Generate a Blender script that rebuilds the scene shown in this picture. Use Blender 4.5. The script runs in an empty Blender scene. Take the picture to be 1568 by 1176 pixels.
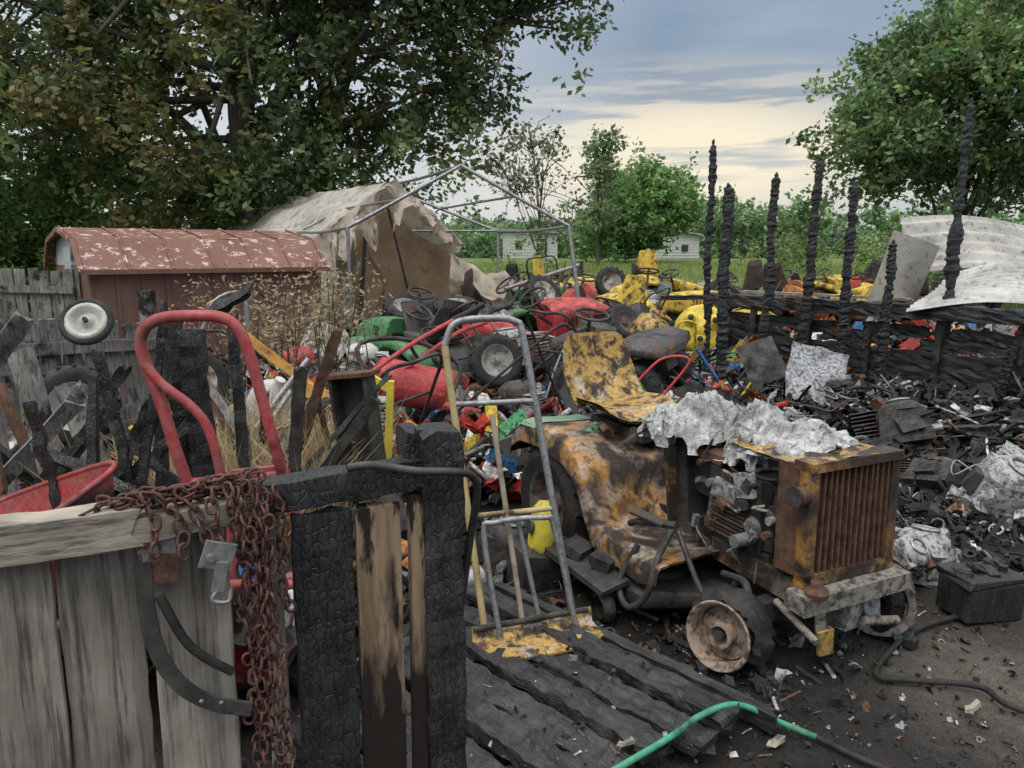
import bpy, math, random
import numpy as np
from mathutils import Vector, Matrix, noise, Euler
R = random.Random(7)
NR = np.random.default_rng(5)
scn = bpy.context.scene
scn.view_settings.view_transform = 'Standard'
scn.view_settings.look = 'None'
scn.view_settings.exposure = 0
V = Vector

# ------------------------------------------------------------------ materials
class NT:
    def __init__(s, name):
        s.m = bpy.data.materials.new(name); s.m.use_nodes = True
        s.t = s.m.node_tree; s.t.nodes.clear()
        s.out = s.t.nodes.new('ShaderNodeOutputMaterial')
        s.co = s.t.nodes.new('ShaderNodeTexCoord').outputs['Object']
    def n(s, typ, ins=None, **kw):
        nd = s.t.nodes.new(typ)
        for k, v in kw.items(): setattr(nd, k, v)
        for k, v in (ins or {}).items():
            if isinstance(v, bpy.types.NodeSocket): s.t.links.new(v, nd.inputs[k])
            else: nd.inputs[k].default_value = v
        return nd
    def map(s, scale, rot=(0, 0, 0)):
        v = s.co
        if any(rot): v = s.n('ShaderNodeMapping', {'Vector': v, 'Rotation': rot}).outputs[0]
        return s.n('ShaderNodeMapping', {'Vector': v, 'Scale': scale}).outputs[0]
    def noise(s, scale, detail=4, rough=.6, vec=None, dist=0):
        return s.n('ShaderNodeTexNoise', {'Vector': vec or s.co, 'Scale': scale, 'Detail': min(detail, 5), 'Roughness': rough, 'Distortion': dist}).outputs['Fac']
    def ramp(s, fac, stops):
        nd = s.n('ShaderNodeValToRGB', {'Fac': fac}); cr = nd.color_ramp
        while len(cr.elements) < len(stops): cr.elements.new(.5)
        for e, (p, c) in zip(cr.elements, stops):
            e.position = p; e.color = (c, c, c, 1) if isinstance(c, (int, float)) else (*c, 1)
        return nd.outputs[0]
    def mix(s, f, a, b, mode='MIX'):
        nd = s.t.nodes.new('ShaderNodeMix'); nd.data_type = 'RGBA'; nd.blend_type = mode
        for i, v in ((0, f), (6, a), (7, b)):
            if isinstance(v, bpy.types.NodeSocket): s.t.links.new(v, nd.inputs[i])
            else: nd.inputs[i].default_value = v if i == 0 else (*v, 1)
        return nd.outputs[2]
    def col(s):
        return s.n('ShaderNodeAttribute', attribute_name='Col').outputs['Color']
    def bump(s, h, st, dist=.01, nrm=None):
        i = {'Height': h, 'Strength': st, 'Distance': dist}
        if nrm: i['Normal'] = nrm
        return s.n('ShaderNodeBump', i).outputs[0]
    def bsdf(s, color, rough=.7, metal=0., nrm=None, spec=.4, transl=0):
        i = {'Base Color': color if isinstance(color, bpy.types.NodeSocket) else (*color, 1), 'Roughness': rough, 'Metallic': metal, 'Specular IOR Level': spec}
        if nrm: i['Normal'] = nrm
        b = s.n('ShaderNodeBsdfPrincipled', i)
        o = b.outputs[0]
        if transl:
            tr = s.n('ShaderNodeBsdfTranslucent', {'Color': i['Base Color']})
            o = s.n('ShaderNodeMixShader', {0: transl, 1: o, 2: tr.outputs[0]}).outputs[0]
        s.t.links.new(o, s.out.inputs[0]); return s.m

def m_paint(name, rust, soot, rough=.45):
    s = NT(name)
    c = s.col()
    n1 = s.noise(9, 5, .7); n2 = s.noise(3.6, 5, .65, dist=.6); n3 = s.noise(45, 3, .6)
    rc = s.ramp(n3, [(.3, (.07, .03, .015)), (.7, (.24, .12, .06))])
    c = s.mix(s.ramp(n3, [(.35, 0.), (.8, .3)]), c, (.40, .38, .35))
    c = s.mix(s.ramp(n1, [(.3, .5), (.6, 0.)]), c, (.08, .07, .06))
    c = s.mix(s.ramp(n1, [(rust, 1.), (rust + .08, 0.)]), c, rc)
    c = s.mix(s.ramp(n2, [(soot, 1.), (soot + .14, 0.)]), c, (.02, .018, .017))
    return s.bsdf(c, s.ramp(n1, [(.3, .85), (.6, rough)]), 0, s.bump(n3, .25, .004))

def m_scorch(name, org, rst, sootlo, sc=2.6, orc=(.48, .25, .06), wht=.60):
    s = NT(name)
    a = s.col()
    n1 = s.noise(sc, 3, .5, dist=1.0); n2 = s.noise(sc * 1.9, 4, .6, dist=.4); n3 = s.noise(60, 4, .65); n4 = s.noise(15, 4, .7)
    c = s.mix(s.ramp(n1, [(org, 0.), (org + .10, 1.)]), a, orc)
    c = s.mix(s.ramp(n2, [(rst, 0.), (rst + .12, .9)]), c, (.17, .08, .045))
    c = s.mix(s.ramp(n1, [(wht, 0.), (wht + .08, .9)]), c, (.50, .47, .43))
    c = s.mix(s.ramp(n2, [(sootlo, 1.), (sootlo + .12, 0.)]), c, (.030, .026, .024))
    c = s.mix(s.ramp(n4, [(.36, .9), (.46, 0.)]), c, (.06, .042, .032))
    c = s.mix(s.ramp(n3, [(.3, .6), (.55, 0.)]), c, (.10, .06, .04))
    return s.bsdf(c, s.ramp(n2, [(.35, .75), (.6, .36)]), .15, s.bump(n3, .3, .003))

def m_char(name='charred_wood', sc=75, stretch=(1, 1, .5), lo=.008, hi=.042, rot=(0, 0, 0), grain=(1, 1, .12), ash=.2, cb=.55):
    s = NT(name)
    v = s.map(stretch, rot)
    nc = s.n('ShaderNodeTexNoise', {'Vector': v, 'Scale': 30., 'Detail': 2.}).outputs['Color']
    dv = s.n('ShaderNodeVectorMath', {0: nc, 1: (.022, .022, .022), 2: v}, operation='MULTIPLY_ADD')
    vo = s.n('ShaderNodeTexVoronoi', {'Vector': dv.outputs[0], 'Scale': float(sc)}, feature='DISTANCE_TO_EDGE').outputs['Distance']
    e = s.ramp(vo, [(0, .25), (.05, .8), (.25, 1.)])
    g = s.noise(45, 3, .7, vec=s.map(grain, rot)); n3 = s.noise(110, 2, .7); d = s.noise(5, 4, .65)
    c = s.mix(e, (.003, .003, .003), s.ramp(g, [(.3, (lo, lo, lo)), (.75, (hi, hi, hi * 1.04))]))
    c = s.mix(s.ramp(d, [(.50, 0.), (.75, ash)]), c, (.15, .145, .14))
    b = s.bump(e, cb, .006); b = s.bump(g, .7, .006, b); b = s.bump(n3, .3, .002, b)
    return s.bsdf(c, s.ramp(d, [(.3, .38), (.65, .7)]), 0, b, .55)

def m_wood(name, st, a=(.17, .145, .12), b=(.47, .42, .36), soot=0):
    s = NT(name)
    v = s.map(st)
    g = s.noise(16, 5, .7, vec=v, dist=.5); g2 = s.noise(75, 4, .7, vec=v); n = s.noise(5, 4, .6)
    c = s.mix(s.ramp(g, [(.3, 0.), (.7, 1.)]), a, b)
    c = s.mix(s.ramp(g2, [(.36, .85), (.52, 0.)]), c, tuple(x * .35 for x in a))
    c = s.mix(s.ramp(n, [(.38, .5), (.6, 0.)]), c, (.11, .10, .085))
    c = s.mix(s.ramp(n, [(.58, 0.), (.75, .4)]), c, (.44, .43, .41))
    if soot:
        c = s.mix(s.ramp(s.noise(4, 4, .65, dist=.5), [(soot, 1.), (soot + .12, 0.)]), c, (.02, .018, .016))
    return s.bsdf(c, .82, 0, s.bump(g2, .6, .004, s.bump(g, .6, .006)), .25)

def m_halfchar():
    s = NT('scorched_board')
    v = s.map((1, 1, .06))
    g = s.noise(30, 5, .65, vec=v, dist=.5)
    c = s.mix(s.ramp(g, [(.3, 0.), (.7, 1.)]), (.12, .065, .035), (.44, .33, .22))
    z = s.n('ShaderNodeSeparateXYZ', {0: s.co}).outputs['Z']
    nn = s.noise(9, 4, .6, vec=s.map((3.5, 3.5, .7)))
    zz = s.n('ShaderNodeMath', {0: nn, 1: .8, 2: z}, operation='MULTIPLY_ADD').outputs[0]
    zs = s.n('ShaderNodeMath', {0: zz, 1: 2.}, operation='DIVIDE').outputs[0]
    f = s.ramp(zs, [(.60, 1.), (.675, 0.), (.735, 0.), (.76, 1.)])
    c = s.mix(f, c, (.020, .015, .012))
    return s.bsdf(c, .65, 0, s.bump(g, .6, .005), .35)

def m_metal(name, a, b, metal, rough, sc=12):
    s = NT(name); n = s.noise(sc, 5, .7); n2 = s.noise(sc * 5, 3, .6)
    c = s.mix(s.ramp(n, [(.35, 0.), (.65, 1.)]), a, b)
    c = s.mix(s.ramp(n2, [(.3, .6), (.5, 0.)]), c, (.05, .045, .04))
    return s.bsdf(c, s.ramp(n, [(.3, rough + .25), (.7, rough)]), metal, s.bump(n2, .3, .003))

def m_debris():
    s = NT('burnt_debris_mix'); n = s.noise(30, 4, .7)
    c = s.mix(s.ramp(n, [(.38, .85), (.56, 0.)]), s.col(), (.02, .019, .018))
    return s.bsdf(c, .7, 0, s.bump(n, .5, .006), .35)

def m_canvas():
    s = NT('dirty_canvas'); n = s.noise(1.6, 5, .65, dist=.5); n2 = s.noise(7, 5, .6)
    c = s.mix(s.ramp(n, [(.45, 0.), (.68, .8)]), s.col(), (.36, .28, .20))
    c = s.mix(s.ramp(n2, [(.32, .7), (.47, 0.)]), c, (.20, .15, .11))
    return s.bsdf(c, .85, 0, s.bump(n2, .5, .03), .2, transl=.25)

def m_ash():
    s = NT('white_ash_foil'); n = s.noise(26, 5, .75); n2 = s.noise(80, 3, .7); n0 = s.noise(7, 3, .6)
    c = s.ramp(n, [(.30, (.12, .12, .125)), (.45, (.42, .42, .42)), (.62, (.70, .70, .69))])
    c = s.mix(s.ramp(n0, [(.35, .7), (.5, 0.)]), c, (.22, .215, .21))
    return s.bsdf(c, .5, .1, s.bump(n2, .6, .006, s.bump(n, .9, .02)), .5)

def m_shedroof():
    s = NT('peeling_roof_paint')
    n = s.noise(9, 5, .75, vec=s.map((.8, 1, 1.6))); n2 = s.noise(1.3, 3, .5)
    c = s.mix(s.ramp(n2, [(.3, 0.), (.7, 1.)]), (.17, .07, .05), (.24, .12, .09))
    c = s.mix(s.ramp(n, [(.56, 0.), (.61, 1.)]), c, (.56, .48, .42))
    return s.bsdf(c, .6, 0, s.bump(n, .3, .01))

def m_shedwall():
    s = NT('faded_maroon_paint'); n = s.noise(3, 5, .7, vec=s.map((1, 1, .5)))
    c = s.mix(s.ramp(n, [(.3, 0.), (.7, 1.)]), (.13, .06, .048), (.23, .125, .10))
    return s.bsdf(c, .55, 0)

def m_sheetmetal():
    s = NT('weathered_white_sheet'); n = s.noise(2.2, 5, .7, dist=.6); n2 = s.noise(14, 4, .7)
    c = s.mix(s.ramp(n, [(.35, 0.), (.65, 1.)]), (.30, .29, .27), s.col())
    c = s.mix(s.ramp(n2, [(.32, .8), (.44, 0.)]), c, (.16, .10, .07))
    return s.bsdf(c, .45, .1, s.bump(n2, .2, .01))

def m_ground():
    s = NT('ash_dirt_and_grass')
    a = s.col()
    n = s.noise(1.1, 5, .65, dist=.5); n2 = s.noise(14, 5, .75); n3 = s.noise(70, 4, .8)
    c = s.mix(s.ramp(n, [(.42, .85), (.6, 0.)]), a, s.mix(.65, a, (.015, .014, .013)))
    c = s.mix(s.ramp(n2, [(.5, 0.), (.75, .5)]), c, s.mix(1.0, c, (2.4, 2.2, 2.0), 'MULTIPLY'))
    c = s.mix(s.ramp(n3, [(.3, .8), (.5, 0.)]), c, s.mix(1.0, c, (.3, .3, .3), 'MULTIPLY'))
    c = s.mix(s.ramp(n3, [(.64, 0.), (.72, .6)]), c, (.32, .31, .29))
    b = s.bump(n2, 1., .04); b = s.bump(n3, .9, .016, b)
    return s.bsdf(c, .88, 0, b, .25)

def m_leaf(name='leaf_foliage', tr=.35):
    s = NT(name); return s.bsdf(s.col(), .5, 0, None, .4, transl=tr)

PAINT, RUB, MET, RUST, CHAR, ASH, WOODV, WOODH, HALF, DEB, SCORCH, CANV, CLEAN, ROOF, WALL, DARKM, GREY, SEAT, CHAIN, CHARD, SHEET = range(21)
MATS = [m_paint('worn_paint', .37, .36), m_metal('burnt_rubber', (.012, .012, .012), (.035, .033, .032), 0, .6),
        m_metal('galvanised_steel', (.24, .24, .24), (.42, .43, .44), .6, .38), m_metal('rusty_iron', (.06, .03, .018), (.17, .09, .055), .1, .65, 20),
        m_char(), m_ash(), m_wood('weathered_board', (1, 1, .05)), m_wood('weathered_rail', (.06, .3, 1), (.25, .22, .17), (.56, .50, .41)),
        m_halfchar(), m_debris(), m_scorch('scorched_paint', .44, .55, .45, wht=.57), m_canvas(), m_paint('fresh_paint', .28, .28, .4), m_shedroof(), m_shedwall(),
        m_metal('sooty_steel', (.02, .019, .018), (.10, .095, .09), .35, .5, 9),
        m_wood('old_grey_fence', (1, 1, .1), (.14, .135, .13), (.36, .35, .33), .34), m_scorch('scorched_seat_paint', .36, .60, .40, 7, (.52, .33, .09), .62),
        m_metal('rusty_chain_iron', (.055, .024, .020), (.17, .08, .062), .1, .6, 60),
        m_char('charred_deck', 70, (.35, 1, 1), .009, .055, (0, 0, .82), (.10, 1, 1), .35, .35), m_sheetmetal()]
LEAF = m_leaf(); GROUND = m_ground()

# ------------------------------------------------------------------ mesh builder
class MB:
    def __init__(s, mat=0, col=(.5, .5, .5)):
        s.v = []; s.f = []; s.fm = []; s.fc = []; s.fs = []; s.mat = mat; s.col = col; s.T = Matrix()
    def add(s, vs, fs, smooth=False):
        o = len(s.v); T = s.T
        s.v.extend([tuple(T @ V(p)) for p in vs])
        for f in fs:
            s.f.append([i + o for i in f]); s.fm.append(s.mat); s.fc.append(s.col); s.fs.append(smooth)
    def box(s, c, sz, rot=(0, 0, 0), jit=0, taper=1):
        M = Euler(rot).to_matrix(); c = V(c); vs = []
        for dz in (-1, 1):
            k = 1 if dz < 0 else taper
            for dx, dy in ((-1, -1), (1, -1), (1, 1), (-1, 1)):
                p = V((dx * sz[0] / 2 * k, dy * sz[1] / 2 * k, dz * sz[2] / 2))
                if jit: p += V((R.uniform(-jit, jit), R.uniform(-jit, jit), R.uniform(-jit, jit)))
                vs.append(c + M @ p)
        s.add(vs, [(3, 2, 1, 0), (4, 5, 6, 7), (0, 1, 5, 4), (1, 2, 6, 5), (2, 3, 7, 6), (3, 0, 4, 7)])
    @staticmethod
    def frame(d):
        d = d.normalized(); a = V((0, 0, 1)) if abs(d.z) < .9 else V((1, 0, 0))
        x = d.cross(a).normalized(); return x, d.cross(x).normalized()
    def loft(s, rings, caps=True, smooth=True, close=True):
        n = len(rings[0]); vs = [p for r in rings for p in r]; fs = []
        for i in range(len(rings) - 1):
            for j in range(n if close else n - 1):
                k = (j + 1) % n
                fs.append((i * n + j, i * n + k, (i + 1) * n + k, (i + 1) * n + j))
        s.add(vs, fs, smooth)
        if caps:
            s.add(rings[0], [tuple(range(n))[::-1]]); s.add(rings[-1], [tuple(range(n))])
    def tube(s, pts, r, seg=8, sub=4, caps=True):
        pts = [V(p) for p in pts]; rs = r if isinstance(r, (list, tuple)) else [r] * len(pts)
        if sub > 1 and len(pts) > 2:
            q = []; qr = []
            P = [pts[0] * 2 - pts[1]] + pts + [pts[-1] * 2 - pts[-2]]
            for i in range(1, len(P) - 2):
                for k in range(sub):
                    t = k / sub; a, b, c, d = P[i - 1:i + 3]
                    q.append(.5 * ((2 * b) + (c - a) * t + (2 * a - 5 * b + 4 * c - d) * t * t + (3 * b - a - 3 * c + d) * t ** 3))
                    qr.append(rs[i - 1] * (1 - t) + rs[i] * t)
            q.append(pts[-1]); qr.append(rs[-1]); pts, rs = q, qr
        rings = []; x = None
        for i, p in enumerate(pts):
            d = (pts[min(i + 1, len(pts) - 1)] - pts[max(i - 1, 0)])
            if d.length < 1e-7: d = V((0, 0, 1))
            d.normalize()
            if x is None: x, y = s.frame(d)
            else:
                x = (x - d * x.dot(d)); x = x.normalized() if x.length > 1e-5 else s.frame(d)[0]
                y = d.cross(x)
            rings.append([p + (x * math.cos(a) + y * math.sin(a)) * rs[i] for a in [2 * math.pi * k / seg for k in range(seg)]])
        s.loft(rings, caps)
    def cyl(s, a, b, r, r2=None, seg=14):
        s.tube([a, b], [r, r if r2 is None else r2], seg, 1)
    def lathe(s, c, ax, prof, seg=20, arc=2 * math.pi, a0=0, smooth=True, jit=0):
        c = V(c); ax = V(ax).normalized(); x, y = s.frame(ax); full = abs(arc - 2 * math.pi) < 1e-4
        ns = seg if full else seg + 1; rings = []
        for k in range(ns):
            a = a0 + arc * k / seg; d = x * math.cos(a) + y * math.sin(a)
            rings.append([c + d * (r + (R.uniform(-jit, jit) if jit else 0)) + ax * h for r, h in prof])
        if full: rings.append(rings[0])
        s.loft(rings, False, smooth, close=False)
    def torus(s, c, ax, Rr, r, seg=24, rs=8, arc=2 * math.pi, a0=0, jit=0):
        s.lathe(c, ax, [(Rr + r * math.cos(2 * math.pi * k / rs), r * math.sin(2 * math.pi * k / rs)) for k in range(rs + 1)], seg, arc, a0, True, jit)
    def sheet(s, fn, nu, nv, smooth=True):
        vs = [fn(i / nu, j / nv) for j in range(nv + 1) for i in range(nu + 1)]
        s.add(vs, [(j * (nu + 1) + i, j * (nu + 1) + i + 1, (j + 1) * (nu + 1) + i + 1, (j + 1) * (nu + 1) + i) for j in range(nv) for i in range(nu)], smooth)
    def plank(s, a, b, w, th, side=(1, 0, 0), n=8, jit=.004, rag=.02, taper=1):
        a, b = V(a), V(b); d = (b - a).normalized(); sd = V(side); sd = (sd - d * sd.dot(d)).normalized(); nn = d.cross(sd)
        rings = []; fq = 18
        for i in range(n + 1):
            t = i / n; c = a.lerp(b, t); k = 1 + (taper - 1) * t
            e = rag if i in (0, n) else 0; ring = []
            for x, y in ((-1, -1), (-.33, -1), (.33, -1), (1, -1), (1, 0), (1, 1), (.33, 1), (-.33, 1), (-1, 1), (-1, 0)):
                p = c + sd * (x * w / 2 * k) + nn * (y * th / 2 * k)
                ring.append(p + sd * (jit * 1.6 * noise.noise(p * fq)) + nn * (jit * 1.6 * noise.noise(p * fq + V((7, 3, 1)))) + d * R.uniform(-e, e))
            rings.append(ring)
        s.loft(rings, True, False)
    def obj(s, name, bevel=0, mats=None):
        me = bpy.data.meshes.new(name); me.from_pydata(s.v, [], s.f)
        for m in (mats or MATS): me.materials.append(m)
        me.polygons.foreach_set('material_index', s.fm); me.polygons.foreach_set('use_smooth', s.fs)
        ca = me.attributes.new('Col', 'FLOAT_COLOR', 'CORNER')
        lt = np.array([len(f) for f in s.f]); c = np.ones((len(s.f), 4)); c[:, :3] = np.array(s.fc)
        ca.data.foreach_set('color', np.repeat(c, lt, 0).ravel().astype(np.float32))
        me.update()
        o = bpy.data.objects.new(name, me); scn.collection.objects.link(o)
        if bevel:
            b = o.modifiers.new('b', 'BEVEL'); b.width = bevel; b.segments = 2; b.limit_method = 'ANGLE'; b.angle_limit = .6
        return o

def rr(x, w, h, zc, n=20, e=.45, yc=0):
    out = []
    for k in range(n):
        a = 2 * math.pi * (k + .5) / n; c, d = math.cos(a), math.sin(a)
        out.append(V((x, yc + w / 2 * math.copysign(abs(c) ** e, c), zc + h / 2 * math.copysign(abs(d) ** e, d))))
    return out
def TR(loc, yaw=0, tilt=(0, 0), sc=1):
    return Matrix.Translation(loc) @ Matrix.Rotation(yaw, 4, 'Z') @ Euler((tilt[0], tilt[1], 0)).to_matrix().to_4x4() @ Matrix.Scale(sc, 4)
def sstep(a, b, x):
    t = min(1, max(0, (x - a) / (b - a))); return t * t * (3 - 2 * t)
def gz(x, y):
    z = 1.0 * sstep(19, 60, y)
    f = sstep(4.2, 6, y) + sstep(2.8, 4, abs(x - .5)) * .5
    z += min(f, 1) * .07 * noise.noise(V((x * .6, y * .6, 0))) + .014 * noise.noise(V((x * 3, y * 3, 5)))
    return z

# ------------------------------------------------------------------ ground
def ground():
    k = 7.0; n = 300
    s = np.linspace(-1, 1, n + 1)
    xs = 500 * np.sinh(k * s) / math.sinh(k) + 1
    ys = 700 * np.sinh(k * s) / math.sinh(k) + 4
    vs = []; cs = []
    for y in ys:
        for x in xs:
            vs.append((x, y, gz(x, y)))
            q = noise.noise(V((x * .35, y * .35, 3))); q2 = noise.noise(V((x * 1.3, y * 1.3, 9)))
            ash = np.array((.042, .039, .037)); dirt = np.array((.17, .148, .125)); grass = np.array((.16, .25, .05)); straw = np.array((.26, .25, .10))
            g = sstep(20, 23, y + q * 3)
            g = max(g, sstep(-3.5, -5, x + q))
            d = sstep(3.5, 2.5, y - (x - 1.2) * .25 + q2 * .9) * sstep(1.1, 1.9, x + q2 * .5)
            d = max(d, sstep(.3, .6, q2) * .5)
            c = ash * (1 - d) + dirt * d
            gg = grass * (1 - sstep(-.2, .4, q2) * .35) + straw * sstep(-.2, .4, q2) * .35
            c = c * (1 - g) + gg * g
            cs.append((*c, 1))
    N = n + 1
    fs = [(j * N + i, j * N + i + 1, (j + 1) * N + i + 1, (j + 1) * N + i) for j in range(n) for i in range(n)]
    me = bpy.data.meshes.new('ground'); me.from_pydata(vs, [], fs); me.materials.append(GROUND)
    me.attributes.new('Col', 'FLOAT_COLOR', 'POINT').data.foreach_set('color', np.array(cs, dtype=np.float32).ravel())
    me.polygons.foreach_set('use_smooth', [True] * len(fs))
    scn.collection.objects.link(bpy.data.objects.new('ground', me))
ground()

# ------------------------------------------------------------------ leaf helpers
def leafmesh(name, C, size, cols, aspect=.55, mat=None, extra=None, up=0.):
    n = len(C)
    a = NR.normal(size=(n, 3)); a[:, 2] = a[:, 2] * .7 - .35 + up; a /= np.linalg.norm(a, axis=1)[:, None]
    b = np.cross(a, NR.normal(size=(n, 3))); b /= np.linalg.norm(b, axis=1)[:, None]
    L = (size * NR.uniform(.6, 1.3, n))[:, None]
    v = np.stack([C - a * L * .5, C + b * L * aspect * .5, C + a * L * .5, C - b * L * aspect * .5], 1).reshape(-1, 3)
    nv0 = 0; V0 = np.zeros((0, 3)); F0 = []
    if extra is not None:
        V0 = np.array(extra.v); F0 = extra.f; nv0 = len(V0)
    me = bpy.data.meshes.new(name)
    quads = (np.arange(n * 4).reshape(-1, 4) + nv0)
    loops = np.concatenate([np.array([i for f in F0 for i in f], dtype=np.int64), quads.ravel()]) if F0 else quads.ravel()
    tot = np.concatenate([np.array([len(f) for f in F0], dtype=np.int64), np.full(n, 4)]) if F0 else np.full(n, 4)
    st = np.concatenate([[0], np.cumsum(tot)[:-1]])
    allv = np.concatenate([V0, v])
    me.vertices.add(len(allv)); me.vertices.foreach_set('co', allv.ravel().astype(np.float32))
    me.loops.add(len(loops)); me.loops.foreach_set('vertex_index', loops.astype(np.int32))
    me.polygons.add(len(tot)); me.polygons.foreach_set('loop_start', st.astype(np.int32))
    me.materials.append(mat or LEAF); me.materials.append(BARK)
    mi = np.zeros(len(tot), dtype=np.int32); mi[:len(F0)] = 1
    me.polygons.foreach_set('material_index', mi)
    me.update(calc_edges=True)
    c = np.ones((len(loops), 4), dtype=np.float32); k = len(loops) - n * 4
    c[:k, :3] = .08; c[k:, :3] = np.repeat(cols, 4, 0)
    me.attributes.new('Col', 'FLOAT_COLOR', 'CORNER').data.foreach_set('color', c.ravel())
    me.validate()
    o = bpy.data.objects.new(name, me); scn.collection.objects.link(o); return o
BARK = m_wood('tree_bark', (1, 1, .2), (.045, .036, .028), (.14, .12, .10))

def tree(name, base, trunk, blobs, per, size, c0, c1, tips=.5, burnt=None, limbs=40, spread=.5, tr_r=.25, gain=1.45):
    mb = MB(); base = V(base)
    mb.tube([V(p) for p in trunk], [tr_r * (1 - .6 * i / (len(trunk) - 1)) for i in range(len(trunk))], 10, 4)
    cl = []
    for c, r, k in blobs:
        for _ in range(k):
            while True:
                p = NR.uniform(-1, 1, 3); q = np.linalg.norm(p)
                if .25 < q < 1: break
            p = p / q * (q ** .6)
            cl.append(np.array(c) + p * np.array(r))
    T = [V(p) for p in trunk]
    for i in NR.permutation(len(cl))[:limbs]:
        p = V(cl[i]); j = min(len(T) - 1, max(1, int(NR.uniform(.35, 1) * len(T)))); s = T[j].lerp(T[j - 1], NR.random())
        mid = s.lerp(p, .5) + V((0, 0, .25 * (p - s).length * NR.uniform(-.1, .6)))
        mb.tube([s, mid, p], [tr_r * .28, tr_r * .16, .02], 5, 3)
        for _ in range(3):
            q = p + V(NR.normal(size=3) * spread); mb.tube([mid.lerp(p, .6), p.lerp(q, .5), q], [.03, .02, .008], 4, 1)
    C = []; K = []
    for c in cl:
        n = int(per * NR.uniform(.5, 1.4)); sp = spread * NR.uniform(.6, 1.25)
        sub = c + NR.normal(size=(9, 3)) * np.array((sp, sp, sp * .7))
        idx = NR.integers(0, 9, n)
        pts = sub[idx] + NR.normal(size=(n, 3)) * sp * .33
        C.append(pts)
        k = NR.uniform(0, 1) ** 1.2; base_c = (np.array(c0) * (1 - k) + np.array(c1) * k) * gain
        if burnt is not None and burnt(c): base_c = np.array((.20, .19, .07)) * NR.uniform(.6, 1.1)
        cc = base_c * NR.uniform(.6, 1.35, (n, 1)) * (1 + .12 * NR.normal(size=(n, 3)))
        K.append(np.clip(cc, .005, .5))
    return leafmesh(name, np.concatenate(C), size, np.concatenate(K), extra=mb)

# ---- big left tree
blobs = [((-5.6, 16, 8.0), (3.4, 2.6, 3.2), 62), ((-9.8, 16.5, 7.5), (3.4, 2.6, 3.2), 60), ((-2.4, 16, 7.6), (2.5, 2.2, 2.4), 46),
         ((-6.3, 15, 4.3), (2.6, 1.8, 1.7), 30), ((-2.6, 16, 4.6), (1.8, 1.5, 1.7), 26), ((-9.5, 16, 4.4), (2.6, 1.8, 1.8), 28),
         ((-.5, 15.5, 6.9), (1.5, 1.2, .9), 14), ((.9, 15.5, 6.7), (.6, .7, .9), 9), ((-.75, 15.5, 4.4), (.5, .6, .9), 6),
         ((-6.0, 15.5, 2.9), (2.6, 1.2, .7), 22)]
tree('cottonwood_tree', (-5.4, 16.4, 0), [(-5.5, 16.6, -.1), (-5.45, 16.4, 2.5), (-5.5, 16.3, 5), (-5.3, 16.2, 8), (-5, 16, 10)], blobs, 290, .165,
     (.046, .070, .032), (.11, .15, .06), burnt=lambda c: (-8.2 < c[0] < -4.6 and NR.random() < .35) or NR.random() < .08, limbs=70, spread=.46, tr_r=.36, gain=1.55)
tree('cottonwood_tree', (-4.0, 17, 0), [(-4.9, 17, -.1), (-4.5, 17, 2.6), (-3.7, 17, 4.6), (-2.8, 16.8, 7.5)], [((-3.2, 17.5, 8.2), (2.5, 1.5, 1.8), 18)], 260, .17,
     (.045, .068, .028), (.10, .135, .055), limbs=14, tr_r=.24)
tree('bush_thicket', (-10, 19, 0), [(-11, 19, 0), (-11, 19, 2), (-11, 19, 3)], [((-13.5, 18, 2.6), (3.4, 2, 2.3), 60), ((-9.2, 18.5, 1.9), (3.2, 1.6, 1.7), 50), ((-15, 20, 4.8), (3, 2, 2), 24),
     ((-5, 19, 2.0), (3.2, 1.2, 1.4), 30)], 300, .16, (.055, .095, .033), (.13, .21, .06), limbs=20, spread=.5, gain=1.6)
tree('maple_tree', (11.2, 20, 0), [(11.4, 20, -.1), (11.4, 20, 2.2), (11.3, 20, 4.5), (11.6, 20, 7)], [((11.7, 20, 5.2), (3.5, 3, 2.3), 100), ((12.4, 20, 7.3), (2.4, 2.2, 1.5), 38), ((14.5, 20.5, 5.6), (2.3, 2.5, 2.9), 46),
     ((9.3, 19.5, 4.3), (1.1, 1.2, 1.3), 22), ((13.3, 20, 8.5), (.9, 1, .9), 10)], 320, .18, (.055, .092, .040), (.15, .225, .085), limbs=40, spread=.48, tr_r=.2, gain=1.65)
tree('round_green_tree', (8.5, 52, .9), [(8.6, 52, .8), (8.6, 52, 3), (8.8, 52, 6)], [((8.4, 52, 4.2), (3.3, 3, 2.5), 60), ((9.2, 52, 5.7), (2, 2, 1.4), 24), ((6.3, 52, 3), (2, 2, 1.6), 22)], 220, .36, (.10, .17, .065), (.17, .27, .09), limbs=12, spread=.7, tr_r=.2, gain=1.75)
tree('slender_tree', (5, 47, .9), [(5.2, 47, .8), (5.1, 47, 4), (5.4, 47, 8)], [((5.3, 47, 7.2), (1.2, 1, 1.7), 16), ((5.0, 47, 4.6), (.9, .8, 1.4), 6)], 80, .3, (.08, .12, .06), (.14, .19, .09), limbs=16, spread=.5, tr_r=.12, gain=1.7)
tree('half_bare_tree', (1.6, 40, .9), [(1.5, 40, .5), (1.4, 40, 3), (1.6, 40, 5.5)], [((.6, 40, 6.2), (1.9, 1, 1.6), 20), ((2.1, 40, 4.6), (1.8, 1, 2.6), 6)], 70, .24, (.08, .10, .055), (.15, .15, .09), limbs=26, spread=.6, tr_r=.09)
bl = []
for x in np.arange(-6, 62, 2.4):
    h = 2.3 + 1.6 * abs(noise.noise(V((x * .15, 1, 1)))) * 2 + (1.2 if x > 16 else 0)
    bl.append(((x, 72 + NR.uniform(-4, 4), 1. + h * .55), (2.4, 2.5, h * .6), 12))
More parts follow.
